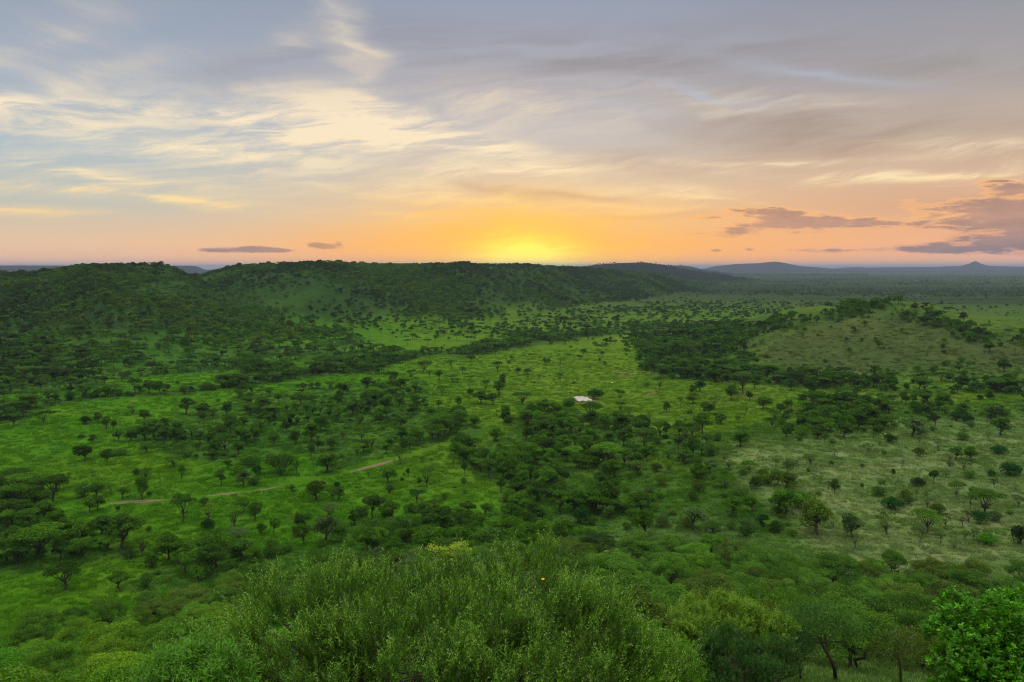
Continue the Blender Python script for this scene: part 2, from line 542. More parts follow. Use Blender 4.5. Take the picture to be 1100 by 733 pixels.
    z = z + crest([(560, 320), (610, 298), (640, 292), (665, 289.8), (690, 288), (715, 288.8), (745, 291.5), (775, 295), (810, 300), (850, 312)], 3600, 380) * (TH[:, None] > 0) * (TH[:, None] < 24)
    z = z + crest([(700, 289), (716, 286.6), (730, 285.2), (742, 286.6), (754, 289.5), (790, 294)], 6800, 700) * (TH[:, None] > 0)* (TH[:, None] < 24)
    z = np.maximum(z, crest([(-900, 285.8), (205, 285.8), (213, 286.4), (222, 290), (240, 294)], 8600, 900) * (TH[:, None] < 0))
    z = np.maximum(z, crest([(735, 294), (752, 289.5), (768, 286.0), (790, 283.8), (812, 283.2), (822, 282.2), (832, 281.4), (842, 283.0), (858, 286.0), (880, 287.6), (905, 289.5), (960, 290.5), (1000, 291)], 12500, 1300) * (TH[:, None] > 0))
    z = np.maximum(z, crest([(860, 289.5), (930, 287.6), (1000, 287.0), (1030, 286.2), (1038, 284.2), (1045, 281.4), (1052, 284.2), (1060, 286.2), (1100, 287.0), (1600, 287.8)], 15500, 1500) * (TH[:, None] > 0))
    z = np.maximum(z, crest([(880, 289.5), (905, 287.6), (920, 286.8), (936, 288.2), (950, 289.5)], 19000, 2000) * (TH[:, None] > 0))
    return z


ZZ = build_heights()


def H(x, y):
    x = np.asarray(x, float)
    y = np.asarray(y, float)
    d = np.clip(np.hypot(x, y), DD[0], DD[-1] * 0.999)
    t = np.degrees(np.arctan2(x, y))
    ti = np.clip(np.interp(t, TH, np.arange(len(TH))), 0, len(TH) - 1.001)
    di = np.clip(np.interp(np.log(d), np.log(DD), np.arange(len(DD))), 0, len(DD) - 1.001)
    i, j = ti.astype(int), di.astype(int)
    a, b = ti - i, di - j
    return ZZ[i, j] * (1 - a) * (1 - b) + ZZ[i + 1, j] * a * (1 - b) + ZZ[i, j + 1] * (1 - a) * b + ZZ[i + 1, j + 1] * a * b


def project(x, y, z):
    cp, sp = math.cos(PITCH), math.sin(PITCH)
    z = z - EYE
    dep = y * cp - z * sp
    up = y * sp + z * cp
    dep = np.where(dep > 0.1, dep, np.nan)
    return 550 + FOC * x / dep, 366.5 - FOC * up / dep, dep


RAY_T = np.exp(np.linspace(math.log(6), math.log(20000), 2600))


def ground_at(px, py):
    """World point where the terrain shows at picture position (px, py)."""
    dx, dy, dz = px_dir(px, py)
    X, Y, Zr = RAY_T * dx, RAY_T * dy, EYE + RAY_T * dz
    below = Zr < H(X, Y)
    if not below.any():
        return None
    k = int(np.argmax(below))
    t0, t1 = RAY_T[max(k - 1, 0)], RAY_T[k]
    for _ in range(12):
        tm = (t0 + t1) / 2
        if EYE + tm * dz < H(tm * dx, tm * dy):
            t1 = tm
        else:
            t0 = tm
    return np.array([t1 * dx, t1 * dy, float(H(t1 * dx, t1 * dy))])


def inpoly(px, py, poly):
    px = np.asarray(px, float)
    py = np.asarray(py, float)
    r = np.zeros(px.shape, bool)
    n = len(poly)
    for i in range(n):
        x1, y1 = poly[i]
        x2, y2 = poly[(i + 1) % n]
        if y1 == y2:
            continue
        c = ((y1 > py) != (y2 > py)) & (px < (x2 - x1) * (py - y1) / (y2 - y1) + x1)
        r ^= c
    return r


def line_dist(px, py, pts, ys=1.0):
    best = np.full(np.shape(px), 1e9)
    for (x1, y1), (x2, y2) in zip(pts[:-1], pts[1:]):
        ax, ay = x2 - x1, (y2 - y1) * ys
        q = np.clip(((px - x1) * ax + (py - y1) * ys * ay) / (ax * ax + ay * ay), 0, 1)
        best = np.minimum(best, np.hypot(px - x1 - q * ax, (py - y1) * ys - q * ay))
    return best


PALE = [(770, 486), (850, 474), (930, 466), (980, 456), (1040, 452), (1360, 440), (1360, 640), (1000, 640), (880, 640), (850, 560), (800, 520)]
PALE2 = [(600, 575), (640, 565), (700, 560), (760, 545), (880, 600), (760, 640), (640, 640)]
HILLFACE = [(800, 372), (850, 352), (900, 340), (945, 334), (1000, 345), (1060, 366), (1360, 378), (1360, 400), (1000, 398), (900, 402), (830, 398)]
STREAM = [(-40, 456), (0, 450), (30, 440), (70, 431), (120, 425), (180, 423), (245, 416), (300, 402), (350, 400), (395, 390), (440, 383), (470, 379), (560, 369), (640, 359), (700, 352), (760, 351), (810, 350)]
TRACK = [(112, 542), (145, 539), (175, 538), (200, 535), (226, 533), (260, 529), (286, 526.5), (311, 520), (345, 513), (379, 507), (401, 501), (425, 494), (444, 488), (463, 481), (485, 473), (510, 466), (529, 455), (545, 449)]


# woods: (polygon in the picture, trees per 100 square metres, kinds, tones, least and greatest distance)
WOODS = [
    ([(-330, 366), (120, 362), (260, 372), (350, 368), (410, 362), (330, 386), (240, 400), (160, 404), (60, 424), (-330, 436)], 2.98, 'UUR', 'ddr', 300, 800),
    ([(-330, 434), (35, 430), (36, 446), (20, 454), (-330, 462)], 3.85, 'UUR', 'd', 200, 600),
    ([(140, 466), (185, 447), (250, 427), (330, 416), (400, 412), (462, 410), (466, 436), (450, 452), (380, 468), (360, 486), (250, 497), (190, 492), (150, 478)], 2.36, 'RRRU', 'dddm', 200, 700),
    ([(345, 452), (420, 440), (490, 447), (525, 460), (470, 478), (430, 490), (380, 500), (345, 508), (330, 490)], 2.62, 'RRRU', 'dm', 200, 700),
    ([(545, 450), (600, 440), (680, 446), (702, 474), (692, 500), (704, 545), (660, 565), (600, 575), (545, 565), (535, 520), (486, 494), (500, 480), (545, 468)], 3.0, 'RRRUB', 'dmmd', 140, 700),
    ([(345, 566), (400, 560), (470, 556), (540, 552), (600, 560), (640, 585), (600, 610), (345, 620)], 5.60, 'BBR', 'mdm', 120, 320),
    ([(690, 462), (760, 472), (830, 452), (862, 440), (905, 425), (960, 432), (1330, 425), (1330, 450), (1000, 455), (930, 470), (880, 478), (800, 482), (760, 500), (700, 490)], 2.8, 'RRBU', 'dddm', 200, 700),
    ([(684, 372), (720, 362), (800, 350), (860, 340), (815, 365), (800, 385), (830, 400), (900, 406), (1000, 412), (1330, 406), (1330, 424), (950, 422), (880, 418), (780, 411), (700, 404)], 3.9, 'RUB', 'dddr', 300, 1200),
    ([(840, 350), (900, 334), (945, 324), (985, 336), (1000, 344), (940, 341), (890, 347)], 5.25, 'RB', 'd', 400, 900),
    ([(690, 386), (800, 352), (870, 338), (945, 320), (1000, 338), (1060, 356), (1330, 370), (1330, 377), (1060, 365), (1000, 349), (950, 334), (880, 346), (820, 362), (720, 400)], 3.6, 'RBBU', 'ddr', 400, 760),
    ([(998, 345), (1050, 358), (1330, 372), (1330, 386), (1050, 372), (1010, 356)], 4.55, 'RB', 'd', 400, 900),
    ([(820, 396), (1330, 380), (1330, 408), (900, 408)], 1.57, 'RBB', 'd', 350, 900),
    ([(800, 365), (900, 338), (1000, 346), (1100, 380), (1000, 400), (820, 400)], 1.0, 'BBBRS', 'ddmo', 350, 900),
    ([(695, 500), (780, 495), (850, 520), (880, 575), (700, 590), (640, 580), (690, 555)], 2.62, 'BSRBB', 'mgmdo', 130, 400),
    ([(780, 490), (930, 462), (1330, 448), (1330, 590), (900, 592), (850, 540)], 0.72, 'SSBS', 'gdor', 130, 450),
    ([(-330, 512), (25, 518), (60, 535), (62, 560), (95, 570), (140, 578), (146, 596), (60, 606), (20, 618), (-330, 626)], 4.55, 'RRUB', 'ddm', 120, 400),
    ([(170, 606), (230, 596), (345, 588), (350, 618), (200, 640), (120, 640)], 4.55, 'BBR', 'md', 110, 300),
    ([(240, 418), (258, 396), (300, 392), (312, 404), (270, 416)], 4.55, 'UR', 'd', 300, 800),
    ([(345, 402), (360, 376), (440, 374), (442, 386), (400, 402)], 4.20, 'UUR', 'd', 300, 900),
    ([(310, 402), (345, 392), (352, 402), (330, 408)], 3.50, 'UR', 'd', 300, 800),
    ([(480, 380), (540, 366), (600, 356), (610, 366), (560, 374), (500, 384)], 3.32, 'UR', 'd', 300, 1200),
    ([(684, 368), (730, 362), (740, 404), (712, 404), (690, 395)], 4.20, 'RB', 'd', 300, 900),
    ([(560, 345), (800, 335), (820, 352), (700, 358), (600, 360)], 0.9, 'UR', 'dr', 500, 2000),
    ([(240, 350), (480, 345), (560, 352), (420, 372), (330, 372)], 0.45, 'UR', 'd', 400, 1200),
    ([(360, 340), (560, 335), (700, 330), (700, 352), (420, 378), (360, 372)], 0.33, 'UR', 'd', 400, 1400),
]


def mixc(a, b, f):
    return a * (1 - f[:, None]) + np.array(b)[None] * f[:, None]


def cover_colour(x, y, z):
    d = np.hypot(x, y)
    px, py, _ = project(x, y, z)
    px = np.nan_to_num(px, nan=-9999)
    py = np.nan_to_num(py, nan=9999)
    jx = (fbm(x / 14, y / 14, 61, 3) - 0.5) * 26
    jy = (fbm(x / 14, y / 14, 67, 3) - 0.5) * 12
    qx, qy = px + jx, py + jy
    big = fbm(x / 60, y / 60, 71, 4)
    colr = np.tile(np.array([[0.041, 0.116, 0.006]]), (len(x), 1))                         # lush valley grass
    colr = mixc(colr, (0.064, 0.120, 0.010), sstep(px, 300, 620) * (1 - sstep(py, 500, 560)))       # drier open plain
    colr = mixc(colr, (0.054, 0.124, 0.007), sstep(big, 0.5, 0.75) * (1 - sstep(px, 150, 500)) * sstep(py, 380, 430))
    colr = mixc(colr, (0.066, 0.112, 0.016), sstep(big, 0.52, 0.75) * sstep(px, 480, 700) * 0.7)
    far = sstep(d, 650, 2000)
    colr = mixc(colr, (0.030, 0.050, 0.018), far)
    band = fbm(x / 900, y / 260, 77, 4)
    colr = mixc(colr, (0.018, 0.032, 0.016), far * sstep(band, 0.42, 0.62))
    s_ridge = sstep(z, 6, 22) * (px < 800) * (d > 380)
    colr = mixc(colr, (0.020, 0.045, 0.012), s_ridge * (1 - 0.2 * sstep(big, 0.55, 0.75)))
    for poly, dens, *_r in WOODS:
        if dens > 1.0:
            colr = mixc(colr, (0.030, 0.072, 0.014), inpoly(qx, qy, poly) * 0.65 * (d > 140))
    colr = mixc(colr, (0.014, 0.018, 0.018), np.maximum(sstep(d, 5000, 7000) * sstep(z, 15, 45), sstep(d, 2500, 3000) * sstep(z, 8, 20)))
    def soft(poly, grow):
        acc = 0
        for k in range(9):
            a = k * 2.4
            acc = acc + inpoly(qx + math.cos(a) * grow * (k / 8) ** 0.5, qy + math.sin(a) * grow * 0.5 * (k / 8) ** 0.5, poly)
        return acc / 9.0
    pale = soft(PALE, 26) * (d < 420)
    p2 = soft(PALE2, 26) * (d < 420)
    colr = mixc(colr, (0.072, 0.116, 0.038), pale * 1.0)
    colr = mixc(colr, (0.066, 0.110, 0.034), p2 * 0.7)
    colr = mixc(colr, (0.112, 0.150, 0.066), (pale * sstep(fbm(x / 25, y / 9, 81, 3), 0.48, 0.7)) * 0.8)
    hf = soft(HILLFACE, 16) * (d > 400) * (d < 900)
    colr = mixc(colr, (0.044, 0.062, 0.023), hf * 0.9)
    hill2 = sstep(z, 3, 12) * (px > 800) * (d > 380) * (d < 1000)
    colr = mixc(colr, (0.040, 0.068, 0.020), hill2 * 0.6 * (1 - hf))
    slope = (1 - sstep(d, 110, 165)) * sstep(d, 3, 12)
    colr = mixc(colr, (0.045, 0.075, 0.018), slope)
    gap = inpoly(qx, qy, [(830, 700), (900, 690), (1000, 690), (1040, 760), (800, 770)]) & (d < 80)
    colr = mixc(colr, (0.070, 0.125, 0.032), gap * 0.9)
    st = np.exp(-(line_dist(qx, py + jy * 0.3, STREAM, 3.0) / 9) ** 2) * (d > 250)
    colr = mixc(colr, (0.020, 0.040, 0.012), st * 0.8)
    for (cx, cy, rx, ry) in [(672, 402, 14, 2.2), (803, 427, 30, 1.6), (868, 426, 14, 1.6), (930, 424.5, 12, 1.6), (963, 424.8, 10, 1.6), (1026, 427, 8, 1.2), (860, 441, 14, 1.4), (392, 571, 7, 2), (628, 429.6, 19, 4.6), (310, 558, 7, 1.6), (700, 423, 9, 2)]:
        e = np.exp(-(((px - cx) / rx) ** 2 + ((py - cy) / ry) ** 2))
        colr = mixc(colr, (0.13, 0.10, 0.055), sstep(e, 0.2, 0.8) * (d > 140) * 0.6)
    colr = np.clip(colr * (0.86 + 0.28 * fbm(x / 6, y / 6, 91, 2))[:, None], 0, 1)
    return colr


def build_ground():
    th, d = np.meshgrid(np.radians(TH), DD, indexing='ij')
    x, y, z = (d * np.sin(th)).ravel(), (d * np.cos(th)).ravel(), ZZ.ravel()
    n, m = ZZ.shape
    idx = np.arange(n * m).reshape(n, m)
    F = np.stack([idx[:-1, :-1], idx[:-1, 1:], idx[1:, 1:], idx[1:, :-1]], -1).reshape(-1, 4)
    V = np.c_[x, y, z]
    c = len(V)
    V = np.vstack([V, [0, 0, 63.0]])
    fan = np.stack([idx[:-1, 0], idx[1:, 0], np.full(n - 1, c), np.full(n - 1, -1)], -1)
    F = np.vstack([F, fan])
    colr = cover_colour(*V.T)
    m = bpy.data.materials.new('ground_cover')
    m.use_nodes = True
    N = Nodes(m.node_tree)
    at = N.add('ShaderNodeAttribute', attribute_name='cover')
    geo = N.add('ShaderNodeNewGeometry')
    P = geo.outputs['Position']
    n1 = N.noise(P, 1.3, 7.0, 0.75)
    n2 = N.noise(P, 0.11, 5.0, 0.62)
    n3 = N.noise(P, 0.018, 4.0, 0.6)
    f = N.math('ADD', N.math('MULTIPLY', N.smooth(n1, 0.25, 0.75), 0.45), N.math('MULTIPLY', N.smooth(n2, 0.28, 0.72), 0.55))
    col = N.mix(f, N.mix(1.0, at.outputs['Color'], (0.55, 0.66, 0.55, 1), 'MULTIPLY'), N.mix(1.0, at.outputs['Color'], (1.38, 1.24, 1.2, 1), 'MULTIPLY'))
    col = N.mix(N.smooth(n3, 0.3, 0.7), N.mix(1.0, col, (0.85, 0.92, 0.9, 1), 'MULTIPLY'), N.mix(1.0, col, (1.2, 1.08, 1.05, 1), 'MULTIPLY'))
    b = N.add('ShaderNodeBsdfDiffuse')
    N.link(col, b.inputs[0])
    bp = N.add('ShaderNodeBump')
    bp.inputs['Strength'].default_value = 0.9
    bp.inputs['Distance'].default_value = 0.9
    N.link(N.math('ADD', N.math('MULTIPLY', n1, 0.5), N.math('MULTIPLY', n2, 1.2)), bp.inputs['Height'])
    N.link(bp.outputs[0], b.inputs['Normal'])
    out = N.add('ShaderNodeOutputMaterial')
    N.link(b.outputs[0], out.inputs[0])
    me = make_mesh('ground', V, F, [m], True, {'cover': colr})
    o = bpy.data.objects.new('ground', me)
    COL.objects.link(o)
    o['kind'] = 'structure'
    o['label'] = 'rolling green savanna plain with wooded ridge and bare hill'


build_ground()


def build_haze():
    s, lo, hi = 64000.0, float(ZZ.min()) - 1.0, float(ZZ.max()) + 25
    V = [(sx * s, sy * s, zz) for zz in (lo, hi) for sx, sy in ((-1, -1), (1, -1), (1, 1), (-1, 1))]
    F = [(3, 2, 1, 0), (4, 5, 6, 7), (0, 1, 5, 4), (1, 2, 6, 5), (2, 3, 7, 6), (3, 0, 4, 7)]
    m = bpy.data.materials.new('haze')
    m.use_nodes = True
    N = Nodes(m.node_tree)
    v = N.add('ShaderNodeVolumePrincipled')
    v.inputs['Color'].default_value = (0.36, 0.43, 0.60, 1)
    v.inputs['Density'].default_value = HAZE
    v.inputs['Anisotropy'].default_value = 0.0
    out = N.add('ShaderNodeOutputMaterial')
    N.link(v.outputs[0], out.inputs['Volume'])
    o = bpy.data.objects.new('haze', make_mesh('haze', V, F, [m]))
    COL.objects.link(o)
    o['kind'] = 'stuff'
    o['label'] = 'thin blue evening haze over the far plain'


HAZE = 6.0e-5
build_haze()


def build_path():
    pts = [ground_at(*p)[:2] for p in TRACK]
    pts = np.array(pts)
    seg = np.r_[0, np.cumsum(np.hypot(*np.diff(pts, axis=0).T))]
    s = np.arange(0, seg[-1], 1.2)
    cx, cy = np.interp(s, seg, pts[:, 0]), np.interp(s, seg, pts[:, 1])
    k = np.ones(9) / 9
    cx, cy = (np.convolve(np.pad(a, 4, 'edge'), k, 'valid') for a in (cx, cy))
    tx, ty = np.gradient(cx), np.gradient(cy)
    ln = np.hypot(tx, ty)
    nx, ny = -ty / ln, tx / ln
    cols = 5
    ppx = project(cx, cy, H(cx, cy))[0]
    w = np.zeros(len(s))
    for a, b, ww in ((110, 180, 1.15), (222, 262, 1.3), (262, 306, 0.6), (376, 430, 1.7), (457, 468, 0.6)):
        w = np.maximum(w, ww * sstep(ppx, a - 8, a + 22) * sstep(-ppx, -b - 8, -b + 22))
    w = w * (0.6 + 0.8 * fbm(s / 9, s * 0 + 2, 5, 3))
    V = []
    for k in range(cols):
        q = (k / (cols - 1) - 0.5) * 2
        ww = w * (1 + 0.5 * (fbm(s / 4, s * 0 + 9 * k, 15, 2) - 0.5))
        X, Y = cx + nx * q * ww, cy + ny * q * ww
        V.append(np.c_[X, Y, H(X, Y) + 0.10 - 0.06 * abs(q)])
    V = np.stack(V, 1)
    n = len(s)
    idx = np.arange(n * cols).reshape(n, cols)
    F = np.stack([idx[:-1, :-1], idx[:-1, 1:], idx[1:, 1:], idx[1:, :-1]], -1).reshape(-1, 4)
    F = F[w[F[:, 0] // cols] > 0.08]
    o = bpy.data.objects.new('path', make_mesh('path', V.reshape(-1, 3), F, [M_SOIL], True))
    COL.objects.link(o)
    o['kind'] = 'structure'
    o['label'] = 'reddish dirt track winding through the savanna trees'


build_path()


def build_water():
    m = bpy.data.materials.new('pool_water')
    m.use_nodes = True
    N = Nodes(m.node_tree)
    b = N.add('ShaderNodeBsdfPrincipled')
    b.inputs['Base Color'].default_value = (0.16, 0.14, 0.11, 1)
    b.inputs['Roughness'].default_value = 0.06
    b.inputs['IOR'].default_value = 1.33
    b.inputs['Metallic'].default_value = 0.0
    g = N.add('ShaderNodeBsdfGlossy')
    g.inputs['Roughness'].default_value = 0.04
    g.inputs['Color'].default_value = (1, 1, 1, 1)
    mx = N.add('ShaderNodeMixShader')
    mx.inputs[0].default_value = 0.75
    N.link(b.outputs[0], mx.inputs[1])
    N.link(g.outputs[0], mx.inputs[2])
    out = N.add('ShaderNodeOutputMaterial')
    N.link(mx.outputs[0], out.inputs[0])
    outline = [(617.0, 427.6), (619.2, 426.4), (622.5, 426.9), (625.5, 426.3), (628.5, 427.4), (631, 427.2), (633.2, 428.8), (637, 429.9), (640.5, 431.0), (637, 431.5), (632.5, 430.6), (629.5, 431.9), (626, 431.0), (622.5, 432.3), (619.5, 431.1), (616.2, 430.0)]
    pts = np.array([ground_at(*p) for p in outline])
    zz = pts[:, 2].max() + 0.12
    c = pts.mean(0)
    V = [(p[0], p[1], zz) for p in pts] + [(c[0], c[1], zz)]
    n = len(pts)
    F = [(i, (i + 1) % n, n, -1) for i in range(n)]
    o = bpy.data.objects.new('water', make_mesh('water', V, F, [m]))
    COL.objects.link(o)
    o['kind'] = 'structure'
    o['label'] = 'small bright waterhole reflecting the evening sky'


build_water()

# ------------------------------------------------------------------ tree prototypes


def limb(p0, p1, r0, r1, rg, n=5, wob=0.06, sag=0.0):
    p0, p1 = np.array(p0, float), np.array(p1, float)
    L = np.linalg.norm(p1 - p0)
    q = np.linspace(0, 1, n)[:, None]
    P = p0 + (p1 - p0) * q
    P[1:-1] += rg.normal(size=(n - 2, 3)) * L * wob
    P[:, 2] -= (q[:, 0] * (1 - q[:, 0])) * L * sag
    return P, np.linspace(r0, r1, n)


def lobe_leaves(lobes, n, size, rg, up=0.45, shell=0.55, rnd=0.85, aspect=0.7):
    """Leaf clumps through a set of ellipsoid lobes (cx,cy,cz,rx,ry,rz)."""
    lobes = np.array(lobes, float)
    vol = (lobes[:, 3] * lobes[:, 4]) ** 1.0 * (lobes[:, 5] ** 0.5)
    which = rg.choice(len(lobes), n, p=vol / vol.sum())
    dirs = unit(rg.normal(size=(n, 3)))
    dirs[:, 2] = np.where(rg.random(n) < 0.6, np.abs(dirs[:, 2]), dirs[:, 2])
    r = rg.random(n) ** (1 / 3.0)
    r = shell + (1 - shell) * r + rg.normal(size=n) * 0.07
    r = np.where(rg.random(n) < 0.3, rg.random(n) ** 0.5, r)
    Lb = lobes[which]
    C = Lb[:, :3] + dirs * r[:, None] * Lb[:, 3:]
    C = C + (rg.normal(size=(n, 3)) * 0.05) * Lb[:, 3:]
    nn = unit(dirs / Lb[:, 3:])
    nn = unit(nn + np.array([0, 0, up]) + rg.normal(size=(n, 3)) * rnd)
    s = size * rg.uniform(0.6, 1.4, n)
    V, F = leaves(C, nn, s, s * aspect, rg)
    tone = np.clip(rg.normal(0.5, 0.22, n) + (hash2(which.astype(float), which * 0.0 + 3, 5) - 0.5) * 0.5, 0, 1)
    return V, F, np.repeat(tone, 4)


def proto_tree(kind, seed, nleaf, size, lod=1):
    """-> trunk mesh, crown mesh, (width, height) of the model. Model stands on z=0."""
    rg = np.random.default_rng(seed)
    parts = []
    if kind == 'U':          # umbrella acacia
        W, Ht = 8.0, 6.0
        fork = rg.uniform(1.3, 2.0)
        lean = rg.normal(size=2) * 0.35
        nl = rg.integers(7, 11)
        lobes = []
        a0 = rg.random() * 6.28
        for k in range(nl):
            a = a0 + k * 2.39996
            rr = math.sqrt((k + 0.4) / nl) * 2.9
            lobes.append((math.cos(a) * rr + lean[0], math.sin(a) * rr + lean[1], 5.25 - 0.10 * rr + rg.normal() * 0.22, rg.uniform(1.1, 1.7), rg.uniform(1.1, 1.7), rg.uniform(0.38, 0.62)))
        parts.append(tube(*limb((0, 0, -0.3), (lean[0] * 0.6, lean[1] * 0.6, fork), 0.26, 0.19, rg), 7))
        for lb in lobes:
            P, r = limb((lean[0] * 0.6, lean[1] * 0.6, fork - 0.1), (lb[0], lb[1], lb[2] - 0.15), 0.13, 0.04, rg, 5, 0.05, 0.22)
            parts.append(tube(P, r, 5))
    elif kind == 'R':        # rounded crown over a short trunk
        W, Ht = 5.4, 5.4
        nl = rg.integers(7, 10)
        lobes = []
        lean = rg.normal(size=2) * 0.25
        for k in range(nl):
            a = k * 2.39996 + rg.random()
            rr = math.sqrt((k + 0.3) / nl) * 1.75
            lobes.append((math.cos(a) * rr + lean[0], math.sin(a) * rr + lean[1], 3.9 - 0.62 * rr * rg.uniform(0.4, 1.9) + rg.normal() * 0.3, rg.uniform(0.65, 1.45), rg.uniform(0.65, 1.45), rg.uniform(0.5, 1.1)))
        fork = 1.5
        parts.append(tube(*limb((0, 0, -0.3), (lean[0] * .5, lean[1] * .5, fork), 0.24, 0.17, rg), 7))
        for lb in lobes:
            P, r = limb((lean[0] * .5, lean[1] * .5, fork - 0.1), (lb[0], lb[1], lb[2]), 0.11, 0.04, rg, 4, 0.06, 0.1)
            parts.append(tube(P, r, 5))
    elif kind == 'S':        # open thorn tree
        W, Ht = 4.6, 5.0
        lobes = []
        fork = rg.uniform(1.0, 1.6)
        parts.append(tube(*limb((0, 0, -0.3), (0.1, 0, fork), 0.17, 0.13, rg), 6))
        for k in range(9):
            a = k * 2.39996
            rr = math.sqrt((k + 0.4) / 9) * 1.9
            c = (math.cos(a) * rr, math.sin(a) * rr, rg.uniform(3.2, 4.8) - 0.25 * rr)
            lobes.append((*c, rg.uniform(0.5, 0.85), rg.uniform(0.5, 0.85), rg.uniform(0.22, 0.42)))
            P, r = limb((0.1, 0, fork - 0.1), c, 0.075, 0.022, rg, 5, 0.08, 0.12)
            parts.append(tube(P, r, 4))
        nleaf = int(nleaf * 0.5)
    elif kind == 'B':        # bush down to the ground
        W, Ht = 4.2, 2.6
        lobes = []
        for k in range(8):
            a = k * 2.39996 + rg.random() * .5
            rr = math.sqrt((k + 0.3) / 8) * 1.35
            lobes.append((math.cos(a) * rr, math.sin(a) * rr, 1.45 - 0.42 * rr * rg.uniform(0.5, 1.3), rg.uniform(0.65, 1.05), rg.uniform(0.65, 1.05), rg.uniform(0.6, 0.95)))
            P, r = limb((rg.normal() * .15, rg.normal() * .15, -0.2), lobes[-1][:3], 0.06, 0.02, rg, 4, 0.06)
            parts.append(tube(P, r, 4))
    else:                    # 'T' wide domed thicket canopy, near
        W, Ht = 7.5, 5.0
        lobes = []
        n2 = 22
        for k in range(n2):
            a = k * 2.39996 + rg.random() * .4
            rr = math.sqrt((k + 0.3) / n2) * 3.0
            zc = 4.25 * math.sqrt(max(0.05, 1 - (rr / 3.7) ** 2)) - 0.1 + rg.normal() * 0.26
            lobes.append((math.cos(a) * rr, math.sin(a) * rr, zc, rg.uniform(0.6, 1.15), rg.uniform(0.6, 1.15), rg.uniform(0.35, 0.62)))
        for k in range(3):
            parts.append(tube(*limb((rg.normal() * .25, rg.normal() * .25, -0.4), (rg.normal() * .6, rg.normal() * .6, 1.7), 0.15, 0.11, rg), 6))
        for lb in lobes:
            P, r = limb((rg.normal() * .4, rg.normal() * .4, 1.5), (lb[0], lb[1], lb[2] - 0.1), 0.07, 0.02, rg, 5, 0.07, 0.15)
            parts.append(tube(P, r, 4))
    V, F, tone = lobe_leaves(lobes, nleaf, size, rg, shell=0.5 if kind != 'S' else 0.1)
    V[:, 2] = np.maximum(V[:, 2], 0.02)
    tv, tf = join(parts)
    if lod == 0:
        tv, tf = tube([(0, 0, -0.3), (0, 0, Ht * 0.6)], [0.2, 0.12], 4)
    crown = make_mesh('crown', V, F, [M_NEAR if kind == 'T' else M_LEAF], False, {'tone': tone})
    trunk = make_mesh('trunk', tv, tf, [M_BARK], True)
    return trunk, crown, W, float(V[:, 2].max())


MID = {k: [proto_tree(k, 100 + 10 * i + ord(k), n, s) for i in range(7)] for k, n, s in (('U', 2600, 0.30), ('R', 3000, 0.30), ('S', 1300, 0.22), ('B', 1500, 0.22))}
FAR = {k: [proto_tree(k, 300 + 10 * i + ord(k), n, s, 0) for i in range(3)] for k, n, s in (('U', 330, 0.72), ('R', 300, 0.72), ('B', 160, 0.52))}
FAR['S'] = FAR['R']
NEAR = [proto_tree('T', 500 + i, 15000, 0.135) for i in range(5)]

TONES = {           # leaf colours (base colour of the foliage)
    'm': (0.054, 0.130, 0.012), 'd': (0.043, 0.098, 0.015), 'dd': (0.016, 0.060, 0.014), 'l': (0.066, 0.160, 0.010), 'g': (0.062, 0.108, 0.036),
    'o': (0.064, 0.112, 0.013), 'y': (0.088, 0.176, 0.008), 'r': (0.030, 0.055, 0.018), 'b': (0.048, 0.150, 0.008)}
TONE_WORD = {'m': 'mid green', 'd': 'dark green', 'dd': 'blackish green', 'l': 'light green', 'g': 'grey-green', 'o': 'olive green', 'y': 'yellow-green', 'r': 'dusky green', 'b': 'bright green'}

